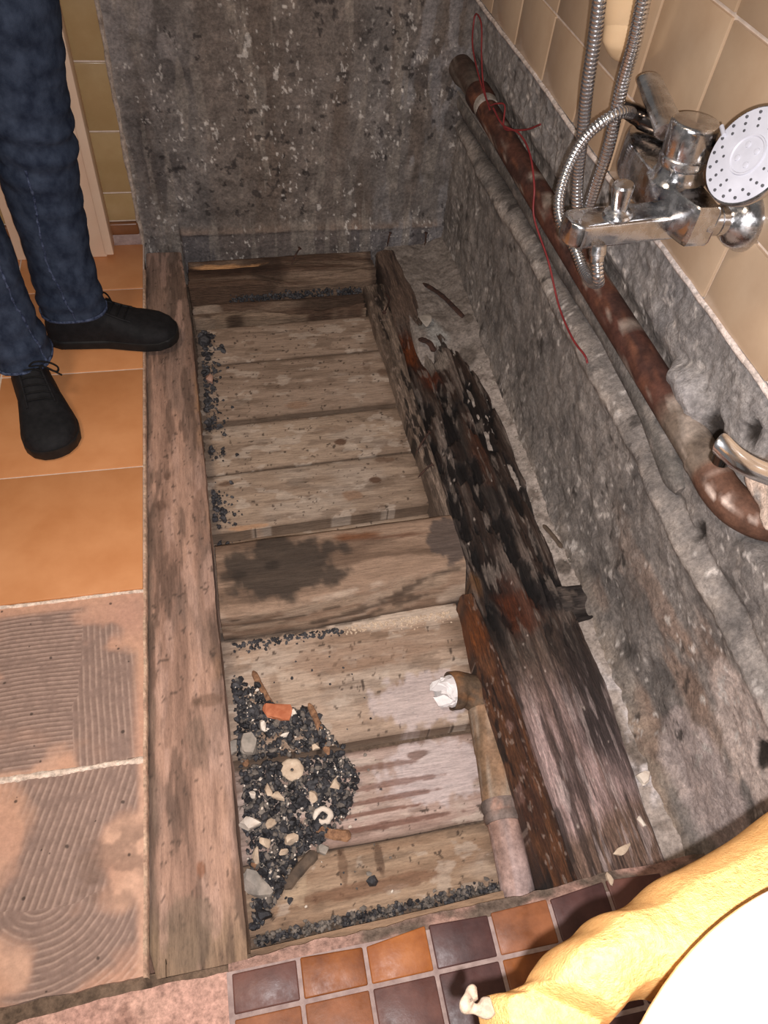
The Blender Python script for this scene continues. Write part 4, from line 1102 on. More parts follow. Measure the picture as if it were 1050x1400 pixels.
# corrugated hose
def hose(name, pts, r, parent, pitch=0.0048):
    path = catmull(pts, 24)
    seg = np.r_[0, np.cumsum(np.linalg.norm(np.diff(path, axis=0), axis=1))]
    L = seg[-1]
    per = 4
    n = int(L / pitch * per)
    s = np.linspace(0, L, n)
    P = np.stack([np.interp(s, seg, path[:, k]) for k in range(3)], -1)
    ph = (np.arange(n) % per)
    rad = np.where(ph == 0, r * 0.84, np.where(ph == 2, r * 1.0, r * 0.98))
    V, f = tube_data(P, rad, 14)
    o = mesh_obj(name, V, f, M['chrome_bright'], parent, True)
    o.data.materials.append(M['hose_gap'])
    nq = (n - 1) * 14
    mi = np.zeros(len(o.data.polygons), int)
    rows_ = np.arange(nq) // 14
    mi[:nq] = np.where((rows_ % per == 0), 1, 0)
    o.data.polygons.foreach_set('material_index', mi)
    return o
hs = empty('shower_hose', (0.50, 0.80, 0.66), 'corrugated chrome shower hose looping around the mixer spout', 'hose')
hp = [(0.4775, 0.778, 0.720), (0.480, 0.768, 0.704), (0.488, 0.776, 0.690), (0.495, 0.806, 0.671), (0.496, 0.838, 0.670), (0.490, 0.862, 0.684), (0.480, 0.890, 0.698), (0.474, 0.908, 0.712), (0.474, 0.922, 0.733), (0.485, 0.940, 0.765), (0.500, 0.946, 0.799), (0.520, 0.940, 0.826), (0.542, 0.944, 0.833), (0.568, 0.964, 0.823)]
hose('lower_loop', hp, 0.0078, hs)
ha = [(0.500, 0.960, 1.075), (0.484, 0.985, 1.050), (0.480, 0.990, 1.000), (0.490, 0.988, 0.947), (0.500, 0.992, 0.897), (0.510, 0.997, 0.842), (0.525, 1.004, 0.781), (0.540, 1.010, 0.713), (0.550, 1.004, 0.668), (0.560, 0.999, 0.648), (0.569, 1.004, 0.664), (0.566, 0.995, 0.709), (0.560, 0.983, 0.769), (0.545, 0.970, 0.853), (0.531, 0.947, 0.913), (0.520, 0.936, 0.964), (0.511, 0.926, 1.009), (0.508, 0.935, 1.055), (0.500, 0.960, 1.075)]
hose('upper_loop', ha, 0.0092, hs, 0.0056)

# hand shower resting behind the lever
hd = empty('hand_shower', (0.58, 0.75, 0.86), 'round grey-faced hand shower with a dark handle resting on the mixer', 'shower head')
E_ = np.array([0.585, 0.988, 0.812]); Hc = np.array([0.548, 0.676, 0.906])
nrm = Vector((-0.90, -0.10, 0.43)).normalized()
hpth = catmull([E_, (0.608, 0.968, 0.808), (0.640, 0.925, 0.812), (0.645, 0.860, 0.828), (0.618, 0.785, 0.858), (0.592, 0.730, 0.884), (0.575, 0.700, 0.898)], 8)
tube('handle', hpth, list(np.interp(np.linspace(0, 1, len(hpth)), [0, 0.06, 0.08, 0.2, 0.5, 0.9, 1], [0.0120, 0.0130, 0.0150, 0.0150, 0.0140, 0.0165, 0.012])), M['dark_chrome'], hd, 24)
lathe('hose_cone', [(0.0082, -0.022), (0.0100, -0.018), (0.0122, 0.000), (0.0128, 0.004), (0.0120, 0.006)], tuple(E_), tuple(np.array(hpth[4]) - E_), M['dark_chrome'], hd, 24)
lathe('head', [(0.016, -0.030), (0.030, -0.024), (0.044, -0.013), (0.0490, -0.005), (0.0498, 0.000), (0.0488, 0.003), (0.0475, 0.0035)], tuple(Hc), tuple(nrm), CH, hd, 56)
face = lathe('spray_face', [(0.0476, 0.0015), (0.0474, 0.0040), (0.0300, 0.0052), (0.0, 0.0056)], tuple(Hc), tuple(nrm), M['grey_plastic'], hd, 56, caps=False)
lathe('centre_button', [(0.0205, 0.0050), (0.0200, 0.0072), (0.0185, 0.0072), (0.0175, 0.0060), (0.0, 0.0064)], tuple(Hc), tuple(nrm), M['grey_plastic'], face, 40, caps=False)
Fn = frame_from(nrm)
nz0 = None
spots = []
for k in range(4):
    a = math.pi / 4 + k * math.pi / 2
    spots.append((0.0105 * math.cos(a), 0.0105 * math.sin(a), 'grey_plastic', 0.0030, 0.0062))
for ring, (r, cnt) in enumerate([(0.0285, 12), (0.0355, 15), (0.0425, 18)]):
    for k in range(cnt):
        if ring == 0 and k % 4 == 3: continue
        a = 2 * math.pi * (k + 0.35 * ring) / cnt
        spots.append((r * math.cos(a), r * math.sin(a), 'dark_rubber', 0.0015, 0.0046))
base_noz = {}
for (u, v, mt, r, h) in spots:
    p = Vector(Hc) + Fn @ Vector((u, v, h))
    if mt not in base_noz:
        o = lathe('nozzle', [(r * 1.25, -0.001), (r, 0.0010), (r * 0.5, 0.0013), (0, 0.0013)], (0, 0, 0), tuple(nrm), M[mt], None, 10, caps=False)
        o.parent = face; base_noz[mt] = o.data
    else:
        o = bpy.data.objects.new('nozzle', base_noz[mt]); link(o, face)
    o.location = p - origin_of(face)
# little spray-mode tab
tp = Vector(Hc) + Fn @ Vector((0, 0, 0.002))
tube('mode_tab', [np.array(Hc) + 0.055 * np.array([-0.08, 0.99, 0.08]) + np.array(nrm) * 0.004, np.array(Hc) + 0.042 * np.array([-0.11, 0.99, 0.0]) + np.array(nrm) * 0.0065], 0.0028, M['grey_plastic'], hd, 12, ell=(1, 0.8))

# cream soap dish on the wall
sd = empty('soap_dish', (0.675, 1.24, 0.86), 'cream ceramic soap dish on the tiles behind the shower hoses', 'soap dish')
def egg(name, c, rx, ry, rz, flat, mat, taper=0.0, ridge=0.0):
    bm = bmesh.new()
    bmesh.ops.create_uvsphere(bm, u_segments=36, v_segments=22, radius=1)
    for v in bm.verts:
        z = v.co.z
        tp_ = 1 - taper * max(0.0, -z) ** 1.5
        d = 1 + ridge * math.exp(-((z + 0.45) / 0.12) ** 2)
        x = -abs(v.co.x) if v.co.x < 0 else v.co.x * flat
        v.co = Vector((c[0] + x * rx * d, c[1] + v.co.y * ry * tp_ * d, c[2] + z * rz))
    return from_bm(name, bm, mat, sd, True, 60)
egg('bowl', (0.680, 1.235, 0.885), 0.058, 0.046, 0.085, 0.1, M['ceramic_cream'], 0.15)
egg('lower_lip', (0.680, 1.230, 0.838), 0.048, 0.036, 0.052, 0.1, M['ceramic_cream'], 0.2, 0.05)

# chrome basin spout reaching in from the right
sp = empty('tap_spout', (0.675, 0.400, 0.621), 'bright chrome tubular tap spout reaching in from the right, above the pipe elbow', 'tap')
tb = [(0.677, 0.400, 0.622), (0.62, 0.413, 0.652), (0.56, 0.426, 0.683), (0.520, 0.429, 0.7025), (0.500, 0.434, 0.713), (0.488, 0.441, 0.7205), (0.482, 0.447, 0.7245), (0.480, 0.450, 0.7245)]
tbp = catmull(tb, 10)
tube('spout_tube', tbp, [0.0112] * (len(tbp) - 6) + [0.0111, 0.0108, 0.0103, 0.0094, 0.0080, 0.0055], M['chrome_bright'], sp, 28)
lathe('aerator', [(0.0088, -0.002), (0.0092, 0.004), (0.0090, 0.012), (0.0070, 0.0125), (0.0, 0.012)], (0.487, 0.4415, 0.716), (0.05, -0.1, -1), M['dark_chrome'], sp, 24, caps=False)
lathe('wall_flange', [(0.024, 0.0), (0.024, 0.004), (0.018, 0.010), (0.0135, 0.011)], (0.6815, 0.3995, 0.621), (-1, 0, 0), M['chrome_bright'], sp, 32)

# ==================================================================
#  WASH BASIN AND TOWEL IN THE NEAR RIGHT CORNER
# ==================================================================
bs = empty('wash_basin', (0.42, -0.173, 0.0), 'white ceramic wash basin with a rounded rim in the near right corner', 'basin')
bc = np.array([0.296, -0.173]); br = 0.222; bz = 0.840
def dshape(r, nseg=56, x_wall=0.674):
    """left half round, right half straight to the wall"""
    pts = []
    for k in range(nseg + 1):
        a = math.pi / 2 + math.pi * k / nseg
        pts.append((bc[0] + r * math.cos(a), bc[1] + r * math.sin(a)))
    for k in range(1, 10):
        pts.append((bc[0] + (x_wall - bc[0]) * k / 9, bc[1] - r))
    for k in range(1, 10):
        pts.append((x_wall, bc[1] - r + 2 * r * k / 9))
    for k in range(1, 9):
        pts.append((x_wall - (x_wall - bc[0]) * k / 9, bc[1] + r))
    return np.array(pts)
def inner(r, n):
    ang = np.linspace(0, 2 * math.pi, n, endpoint=False) + math.pi / 2
    return np.stack([bc[0] + 0.06 + (r + 0.05) * np.cos(ang), bc[1] + r * np.sin(ang)], -1)
nD = len(dshape(br))
prof = [('d', 0.09, bz - 0.20, 0.50), ('d', 0.13, bz - 0.19, 0.60), ('d', 0.170, bz - 0.13, 0.674), ('d', 0.190, bz - 0.07, 0.674), ('d', 0.206, bz - 0.034, 0.674), ('d', 0.217, bz - 0.026, 0.674), ('d', 0.2215, bz - 0.016, 0.674), ('d', 0.2215, bz - 0.008, 0.674),
        ('d', 0.219, bz - 0.002, 0.673), ('d', 0.214, bz, 0.672), ('d', 0.206, bz - 0.001, 0.668), ('i', 0.180, bz - 0.004), ('i', 0.168, bz - 0.016), ('i', 0.155, bz - 0.06), ('i', 0.125, bz - 0.11), ('i', 0.07, bz - 0.135), ('i', 0.02, bz - 0.138)]
V = []
for p in prof:
    q = dshape(p[1], 56, p[3]) if p[0] == 'd' else inner(p[1], nD)
    for (x, y) in q: V.append((x, y, p[2]))
f = grid_faces(len(prof), nD, True).tolist(); f.append(list(range(nD))); f.append([(len(prof) - 1) * nD + k for k in range(nD)])
bm = bmesh.new(); bv = [bm.verts.new(v) for v in V]
for q in f: bm.faces.new([bv[i] for i in q])
from_bm('bowl', bm, M['ceramic_white'], bs, True, 50)
lathe('pedestal', [(0.10, 0.0), (0.095, 0.02), (0.075, 0.10), (0.068, 0.40), (0.080, 0.60), (0.095, bz - 0.19)], (0.42, -0.173, 0.0005), (0, 0, 1), M['ceramic_white'], bs, 32)
lathe('waste_ring', [(0.022, 0), (0.024, 0.002), (0.018, 0.003), (0, 0.001)], (0.356, -0.173, bz - 0.139), (0, 0, 1), M['chrome_bright'], bs, 28, caps=False)

# apricot towel tucked against the basin
far = [(0.42, 0.125), (0.36, 0.108), (0.320, 0.094), (0.292, 0.086), (0.266, 0.080), (0.245, 0.076), (0.222, 0.066), (0.206, 0.063), (0.192, 0.062), (0.178, 0.055), (0.160, 0.050), (0.147, 0.042), (0.140, 0.036), (0.128, 0.0345), (0.1125, 0.033), (0.1115, 0.010), (0.114, -0.02), (0.118, -0.08)]
nearp = [(0.43, 0.015), (0.37, 0.005), (0.33, -0.005), (0.300, -0.008), (0.28, -0.010), (0.262, -0.010), (0.240, -0.005), (0.226, 0.005), (0.214, 0.0135), (0.200, 0.0145), (0.192, 0.0125), (0.186, 0.009), (0.181, 0.006), (0.180, 0.003), (0.178, -0.005), (0.177, -0.02), (0.174, -0.05), (0.168, -0.10)]
per = 10
fc = catmull([(x, y, 0) for x, y in far], per); ncv = catmull([(x, y, 0) for x, y in nearp], per)
n = len(fc); m = 56
T = np.linspace(0, 1, m)[None, :]; S = np.linspace(0, 1, n)[:, None]
X = fc[:, :1] * (1 - T) + ncv[:, :1] * T
Y = fc[:, 1:2] * (1 - T) + ncv[:, 1:2] * T
lump = np.sin(math.pi * np.clip(T, 0, 1)) ** 0.55
base_z = np.interp(S[:, 0], [0, 0.35, 0.62, 0.72, 0.76, 0.86, 1], [0.742, 0.748, 0.748, 0.744, 0.728, 0.726, 0.690])[:, None]
bul = np.interp(S[:, 0], [0, 0.6, 0.70, 0.76, 0.8, 1], [0.036, 0.034, 0.028, 0.012, 0.012, 0.014])[:, None]
Z = base_z - 0.030 + bul * lump + 0.030 * np.minimum(1, np.minimum(T, 1 - T) * 7) ** 0.6
fold = 0.012 * (fbm(X * 14 + Y * 9, Y * 26 - X * 8, 2, 985) - 0.5) + 0.0025 * np.sin((Y - 0.4 * X) * 120 + 5 * fbm(X * 10, Y * 10, 2, 986)) * sstep(0.75, 0.55, S) * lump
Z = Z + fold + 0.0022 * (fbm(X * 260, Y * 260, 2, 987) - 0.5)
top = np.stack([X, Y, Z], -1).reshape(-1, 3)
bot = top.copy(); bot[:, 2] -= 0.010 + 0.004 * np.sin(np.pi * np.broadcast_to(T, X.shape)).reshape(-1)
f = grid_faces(n, m).tolist()
K = n * m
f += [[i + K for i in q[::-1]] for q in grid_faces(n, m).tolist()]
ring = [j for j in range(m)] + [i * m + m - 1 for i in range(1, n)] + [(n - 1) * m + j for j in range(m - 2, -1, -1)] + [i * m for i in range(n - 2, 0, -1)]
for a, b in zip(ring, ring[1:] + ring[:1]): f.append([a, b, b + K, a + K])
bm = bmesh.new(); bv = [bm.verts.new(v) for v in np.concatenate([top, bot])]
for q in f: bm.faces.new([bv[i] for i in q])
tw = empty('towel', (0.23, 0.04, 0.70), 'folded apricot terry towel tucked against the white basin', 'towel')
from_bm('cloth', bm, M['towel'], tw, True, 80)
lp = catmull([(0.1135, 0.028, 0.724), (0.106, 0.0275, 0.722), (0.1005, 0.0300, 0.722), (0.0985, 0.0335, 0.724), (0.1015, 0.0360, 0.726), (0.1055, 0.0355, 0.727)], 8)
tube('hanging_loop', lp, [0.0035 + 0.0012 * math.sin(k * 0.4) for k in range(len(lp))], M['towel_tag'], tw, 12, ell=(0.8, 1.25))

# ==================================================================
#  PERSON : jeans and shoes on the left
# ==================================================================
pr = empty('person', (-0.42, 1.55, 0.0), 'person in dark blue jeans and black lace-up shoes standing on the orange tiles', 'person')
def loft_obj(path, radx, rady, segs=26):
    path = np.array(path, float)
    V = []
    for p, a, b in zip(path, radx, rady):
        for k in range(segs):
            t = 2 * math.pi * k / segs
            V.append((p[0] + a * math.cos(t), p[1] + b * math.sin(t), p[2]))
    f = grid_faces(len(path), segs, True).tolist(); f.append(list(range(segs))[::-1]); f.append([(len(path) - 1) * segs + k for k in range(segs)])
    return V, f
def smooth_path(pts, n=40):
    c = catmull([p[:3] for p in pts], 10); rx = catmull([(p[3], p[4], 0) for p in pts], 10)
    return c, rx[:, 0], rx[:, 1]
legA = [(-0.352, 1.600, 0.098, 0.078, 0.062), (-0.352, 1.604, 0.13, 0.074, 0.066), (-0.352, 1.612, 0.22, 0.071, 0.070), (-0.348, 1.620, 0.34, 0.076, 0.076), (-0.342, 1.614, 0.44, 0.080, 0.080), (-0.338, 1.606, 0.50, 0.081, 0.082), (-0.334, 1.600, 0.58, 0.086, 0.086), (-0.326, 1.592, 0.70, 0.096, 0.096), (-0.330, 1.585, 0.82, 0.104, 0.108), (-0.350, 1.58, 0.92, 0.110, 0.118)]
legB = [(-0.452, 1.440, 0.098, 0.066, 0.078), (-0.456, 1.446, 0.13, 0.066, 0.074), (-0.468, 1.456, 0.22, 0.068, 0.072), (-0.482, 1.470, 0.34, 0.074, 0.078), (-0.492, 1.480, 0.44, 0.080, 0.082), (-0.500, 1.490, 0.50, 0.081, 0.084), (-0.510, 1.510, 0.58, 0.088, 0.088), (-0.520, 1.53, 0.70, 0.096, 0.098), (-0.518, 1.55, 0.82, 0.104, 0.108), (-0.50, 1.565, 0.92, 0.110, 0.118)]
pelv = [(-0.425, 1.575, 0.84, 0.16, 0.10), (-0.425, 1.575, 0.90, 0.185, 0.125), (-0.425, 1.578, 0.97, 0.18, 0.12), (-0.425, 1.58, 1.06, 0.165, 0.108)]
V = []; f = []
for L in (legA, legB, pelv):
    v_, f_ = loft_obj(*smooth_path(L)); b0 = len(V)
    V += list(v_); f += [[i + b0 for i in q] for q in f_]
tmp = bpy.data.meshes.new('t'); tmp.from_pydata([tuple(v) for v in V], [], f); tmp.update()
to = bpy.data.objects.new('t', tmp); COL.objects.link(to)
rm = to.modifiers.new('r', 'REMESH'); rm.mode = 'VOXEL'; rm.voxel_size = 0.0075
smm = to.modifiers.new('s', 'SMOOTH'); smm.iterations = 4
bpy.context.view_layer.update()
ev = bpy.data.meshes.new_from_object(to.evaluated_get(bpy.context.evaluated_depsgraph_get()))
bpy.data.objects.remove(to)
nv = len(ev.vertices)
co = np.zeros(nv * 3); ev.vertices.foreach_get('co', co); co = co.reshape(-1, 3)
no = np.zeros(nv * 3); ev.vertex_normals.foreach_get('vector', no); no = no.reshape(-1, 3)
x, y, z = co.T
ang = np.arctan2(y - 1.55, x + 0.42)
wr = 0.0
knee = np.exp(-((z - 0.50) / 0.10) ** 2)
ankle = sstep(0.26, 0.10, z)
side_ = x - y * 0.4
wr = wr + knee * 0.0035 * np.sin(z * 110 + 30 * side_ + 4 * fbm(side_ * 14, z * 10, 3, 992))
wr = wr + ankle * 0.003 * np.sin(z * 120 - 26 * side_ + 5 * fbm(side_ * 12, z * 12, 3, 993))
wr = wr + 0.014 * (fbm(side_ * 9, z * 22 + side_ * 8, 4, 994) - 0.5)
wr = wr + sstep(0.6, 0.75, z) * 0.002 * np.sin(z * 70 - 50 * side_)
wr = wr * sstep(0.08, 0.14, z)
co = co + no * wr[:, None]
jeans_me = bpy.data.meshes.new('jeans')
faces_ = [tuple(p.vertices) for p in ev.polygons]
jeans = mesh_obj('jeans', co, faces_, M['denim'], pr, True)
bvh = BVHTree.FromPolygons([tuple(c) for c in co], faces_)
def snap(p, off=0.0005):
    q, nn, _, _ = bvh.find_nearest(Vector(p))
    return np.array(q + nn * off)
def seam(pts):
    pp = catmull(pts, 12)
    pp = [snap(p, 0.0) for p in pp]
    tube('seam', pp, [0.0024 + 0.0010 * math.sin(k * 1.3) for k in range(len(pp))], M['denim_seam'], jeans, 8)
seam([(-0.352, 1.530, 0.47), (-0.352, 1.530, 0.42), (-0.357, 1.53, 0.38), (-0.366, 1.53, 0.322), (-0.371, 1.53, 0.252), (-0.358, 1.53, 0.195), (-0.340, 1.53, 0.110)])
seam([(-0.405, 1.40, 0.42), (-0.400, 1.39, 0.36), (-0.397, 1.39, 0.30), (-0.390, 1.39, 0.24), (-0.384, 1.395, 0.18), (-0.384, 1.40, 0.11)])
def hem(c, rx, ry, z, tilt):
    pts = []
    for k in range(41):
        a = 2 * math.pi * k / 40
        p = snap((c[0] + rx * 1.1 * math.cos(a), c[1] + ry * 1.1 * math.sin(a), z), -0.001)
        p[2] = z + 0.003 * math.sin(3 * a)
        pts.append(p)
    tube('hem', pts, 0.0042, M['denim_seam'], jeans, 8)
hem((-0.352, 1.600), 0.078, 0.062, 0.103, 0)
hem((-0.452, 1.440), 0.066, 0.078, 0.103, 0)

def shoe(heel, toe, label_z0, L=0.305):
    heel = np.array(heel, float); toe = np.array(toe, float)
    d = toe - heel; L = np.linalg.norm(d); d /= L
    s = np.array([-d[1], d[0]])
    z0 = label_z0
    root = empty('shoe', (heel[0], heel[1], z0), parent=None)
    root.parent = pr; root.location = Vector((heel[0], heel[1], z0)) - pr.location
    def W(t): return np.interp(t, [0, 0.03, 0.10, 0.25, 0.45, 0.62, 0.74, 0.86, 0.94, 0.985, 1.0], [0.014, 0.028, 0.040, 0.043, 0.045, 0.054, 0.059, 0.056, 0.044, 0.026, 0.008])
    def Hh(t): return np.interp(t, [0, 0.03, 0.08, 0.20, 0.34, 0.42, 0.50, 0.60, 0.72, 0.85, 0.94, 0.985, 1.0], [0.060, 0.090, 0.108, 0.116, 0.118, 0.108, 0.094, 0.078, 0.066, 0.058, 0.048, 0.036, 0.026])
    def bend(t): return 0.006 * math.sin(t * 3.1)
    ts = np.r_[np.linspace(0, 0.1, 6), np.linspace(0.14, 0.86, 22), np.linspace(0.89, 1.0, 8)]
    seg = 22
    V = []
    for t in ts:
        for k in range(seg + 1):
            a = math.pi * k / seg
            ca, sa = math.cos(a), math.sin(a)
            u = W(t) * math.copysign(abs(ca) ** 0.75, ca) * (1 - 0.10 * sa * (t < 0.5))
            h = 0.022 + (Hh(t) - 0.022) * abs(sa) ** 0.8
            cr = 0.0015 * math.sin(t * 70) * math.exp(-((t - 0.66) / 0.08) ** 2) * sa
            p = heel + d * (L * t) + s * (u + bend(t))
            V.append((p[0], p[1], z0 + h + cr))
    f = grid_faces(len(ts), seg + 1).tolist()
    f.append(list(range(seg + 1))); f.append([(len(ts) - 1) * (seg + 1) + k for k in range(seg + 1)][::-1])
    for i in range(len(ts) - 1):
        f.append([i * (seg + 1), (i + 1) * (seg + 1), (i + 1) * (seg + 1) + seg, i * (seg + 1) + seg])
    bm = bmesh.new(); bv = [bm.verts.new(v) for v in V]
    for q in f: bm.faces.new([bv[i] for i in q])
    up = from_bm('upper', bm, M['shoe'], root, True, 60)
    # sole
    V = []
    out = []
    for t in ts: out.append((t, 1))
    for t in ts[::-1]: out.append((t, -1))
    lev = [(0.0006, 0.96), (0.003, 1.03), (0.018, 1.05), (0.024, 1.03), (0.026, 0.97)]
    for (h, g) in lev:
        for (t, sg) in out:
            p = heel + d * (L * (t * 1.012 - 0.006)) + s * (sg * W(t) * g + bend(t))
            V.append((p[0], p[1], z0 + h + 0.004 * max(0, t - 0.85) / 0.15))
    no_ = len(out)
    f = grid_faces(len(lev), no_, True).tolist(); f.append(list(range(no_))); f.append([(len(lev) - 1) * no_ + k for k in range(no_)][::-1])
    bm = bmesh.new(); bv = [bm.verts.new(v) for v in V]
    for q in f: bm.faces.new([bv[i] for i in q])
    from_bm('sole', bm, M['shoe_sole'], root, True, 45)
    # eyelet facings, tongue seam, laces
    def at(t, u, h): 
        p = heel + d * (L * t) + s * (u + bend(t)); return (p[0], p[1], z0 + h)
    def top(t, fr):
        a = math.acos(max(-1, min(1, fr)))
        u = W(t) * math.copysign(abs(fr) ** 0.75, fr)
        h = 0.022 + (Hh(t) - 0.022) * abs(math.sin(a)) ** 0.8
        return np.array(at(t, u, h + 0.001))
    for sg in (1, -1):
        tube('eyelet_facing', [top(t, sg * 0.42) for t in np.linspace(0.37, 0.66, 14)], 0.0030, M['shoe'], root, 8)
    for k in range(5):
        t = 0.40 + 0.052 * k
        tube('lace', [top(t, -0.42) + [0, 0, 0.002], top(t + 0.012, -0.15) + [0, 0, 0.003], top(t + 0.022, 0.15) + [0, 0, 0.003], top(t + 0.030, 0.42) + [0, 0, 0.002]], 0.0019, M['lace'], root, 8)
    return root, top, d, s
ra, topA, dA, sA = shoe((-0.428, 1.612), (-0.120, 1.594), 0.0006)
rb, topB, dB, sB = shoe((-0.470, 1.492), (-0.386, 1.204), 0.0006)
def bow(root, top, s, t, sg):
    b = top(t, 0.0)
    pts = [b + [0, 0, 0.004], b + np.array([s[0] * 0.016 * sg, s[1] * 0.016 * sg, 0.012]), b + np.array([s[0] * 0.040 * sg, s[1] * 0.040 * sg, 0.004]), b + np.array([s[0] * 0.052 * sg + 0.006, s[1] * 0.052 * sg, -0.014]), b + np.array([s[0] * 0.040 * sg + 0.014, s[1] * 0.040 * sg - 0.008, -0.018]), b + np.array([s[0] * 0.018 * sg + 0.008, s[1] * 0.018 * sg, 0.002])]
    tube('lace_bow', catmull(pts, 8), 0.0020, M['lace'], root, 8)
    e = [b + [0, 0, 0.004], b + np.array([s[0] * 0.02 * sg + 0.012, s[1] * 0.02 * sg - 0.01, 0.006]), b + np.array([s[0] * 0.045 * sg + 0.022, s[1] * 0.045 * sg - 0.02, -0.020])]
    tube('lace_end', catmull(e, 8), 0.0017, M['lace'], root, 8)
bow(ra, topA, sA, 0.46, 1)
bow(rb, topB, sB, 0.40, 1)

# ==================================================================
#  RUBBLE
# ==================================================================
def plank_top(x, y):
    if y < 0.238: return -0.145
    if y < 0.512: return -0.137
    if y < 0.80: return -0.108
    if y < 0.975: return -0.02
    if y < 1.03: return -0.113
    return -0.083
_ico = bmesh.new(); bmesh.ops.create_icosphere(_ico, subdivisions=1, radius=1)
ICO_V = np.array([v.co[:] for v in _ico.verts]); ICO_F = np.array([[v.index for v in f.verts] for f in _ico.faces]); _ico.free()
_ico = bmesh.new(); bmesh.ops.create_icosphere(_ico, subdivisions=2, radius=1)
ICO2_V = np.array([v.co[:] for v in _ico.verts]); ICO2_F = np.array([[v.index for v in f.verts] for f in _ico.faces]); _ico.free()
def rnd_rot(a):
    q = a.normal(size=4); q /= np.linalg.norm(q)
    w_, x_, y_, z_ = q
    return np.array([[1 - 2 * (y_ * y_ + z_ * z_), 2 * (x_ * y_ - z_ * w_), 2 * (x_ * z_ + y_ * w_)], [2 * (x_ * y_ + z_ * w_), 1 - 2 * (x_ * x_ + z_ * z_), 2 * (y_ * z_ - x_ * w_)], [2 * (x_ * z_ - y_ * w_), 2 * (y_ * z_ + x_ * w_), 1 - 2 * (x_ * x_ + y_ * y_)]])
def grit(name, pts, sizes, mat, label, group=None, seed=1):
    """uncountable crumbs: one object"""
    a = np.random.default_rng(seed)
    V = []; F = []
    for k, (p, s) in enumerate(zip(pts, sizes)):
        v = ICO_V * (1 + a.uniform(-0.38, 0.30, (len(ICO_V), 1))) * a.uniform(0.6, 1.2, 3) * s
        v = v @ rnd_rot(a).T + p
        V.append(v); F.append(ICO_F + len(ICO_V) * k)
    o = mesh_obj(name, np.concatenate(V), np.concatenate(F), mat, None, False)
    return tag(o, label, 'rubble', group, 'stuff')
def grit_mix(name, sets, label, seed):
    a = np.random.default_rng(seed)
    V = []; F = []; mi = []; q = 0
    for m_i, (pts, sizes, mat) in enumerate(sets):
        for p, s in zip(pts, sizes):
            v = ICO_V * (1 + a.uniform(-0.38, 0.30, (len(ICO_V), 1))) * a.uniform(0.6, 1.2, 3) * s
            V.append(v @ rnd_rot(a).T + p); F.append(ICO_F + len(ICO_V) * q); q += 1
            mi += [m_i] * len(ICO_F)
    o = mesh_obj(name, np.concatenate(V), np.concatenate(F), sets[0][2], None, False)
    for s_ in sets[1:]: o.data.materials.append(s_[2])
    o.data.polygons.foreach_set('material_index', mi)
    return tag(o, label, 'rubble', None, 'stuff')
def scatter(poly_cx, n, f_in, smin, smax, seed, pw=3.0):
    a = np.random.default_rng(seed)
    pts = []; sz = []
    x0, x1, y0, y1 = poly_cx
    while len(pts) < n:
        x, y = a.uniform(x0, x1), a.uniform(y0, y1)
        dn = f_in(x, y)
        if a.random() > dn: continue
        s = smin + (smax - smin) * a.random() ** pw
        zz_ = plank_top(x, y) + s * 0.3 + a.random() * 0.016 * dn
        pts.append((x, y, zz_)); sz.append(s)
    return np.array(pts), np.array(sz)
heap_poly = [(-0.066, 0.70), (-0.02, 0.655), (0.02, 0.60), (0.07, 0.60), (0.115, 0.53), (0.155, 0.465), (0.125, 0.395), (0.07, 0.36), (0.03, 0.345), (-0.01, 0.29), (-0.045, 0.25), (-0.066, 0.235)]
def in_heap(x, y):
    inside = False
    n = len(heap_poly)
    for i in range(n):
        x1, y1 = heap_poly[i]; x2, y2 = heap_poly[(i + 1) % n]
        if (y1 > y) != (y2 > y) and x < (x2 - x1) * (y - y1) / (y2 - y1) + x1: inside = not inside
    if not inside: return 0.006 if (x < 0.2 and 0.24 < y < 0.7) else 0
    g = float(fbm(x * 22, y * 22, 3, 1001))
    return 0.25 + 0.75 * float(sstep(0.34, 0.52, g + (0.15 if y < 0.58 else 0)))
p_, s_ = scatter((-0.058, 0.22, 0.235, 0.71), 2600, in_heap, 0.0022, 0.0095, 1)
set1 = (p_, s_, M['cinder'])
p_, s_ = scatter((-0.058, 0.20, 0.235, 0.70), 1500, lambda x, y: in_heap(x, y) if y < 0.62 else in_heap(x, y) * 0.35, 0.0020, 0.0072, 2)
set2 = (p_, s_, M['cinder_grey'])
p_, s_ = scatter((-0.058, 0.20, 0.25, 0.68), 260, in_heap, 0.0014, 0.0042, 3)
p_[:, 2] += 0.006
grit_mix('cinder_heap', [set1, set2, (p_, s_, M['stone_white'])], 'heap of black cinder and grey grit spread over the near left boards of the pit', 11)
def left_edge(x, y):
    e = math.exp(-max(0, x + 0.066) / 0.018)
    c = sum(math.exp(-((y - yc) / w_) ** 2) for yc, w_ in [(1.66, 0.06), (1.55, 0.03), (1.49, 0.04), (1.42, 0.05), (1.36, 0.03), (1.10, 0.035), (1.06, 0.03), (0.99, 0.025), (1.25, 0.015)])
    return min(1, e * c) 
p_, s_ = scatter((-0.070, 0.0, 0.975, 1.72), 520, left_edge, 0.0018, 0.0085, 4, 2.5)
grit('cinder_grit', p_, s_, M['cinder'], 'black cinder grit caught along the left timber joist beyond the cross joist', None, 14)
a_ = np.random.default_rng(5)
n = 620
x = a_.uniform(-0.055, 0.37, n); y = 0.228 + 0.022 * (x + 0.06) + a_.normal(0, 0.0045, n)
p_ = np.stack([x, y, np.full(n, -0.132) + a_.uniform(-0.01, 0.012, n)], -1)
grit_mix('groove_grit', [(p_[:400], a_.uniform(0.0018, 0.0052, 400), M['cinder_grey']), (p_[400:], a_.uniform(0.0018, 0.0060, 220), M['cinder'])], 'grey and black grit filling the groove along the near edge batten', 15)
n = 420
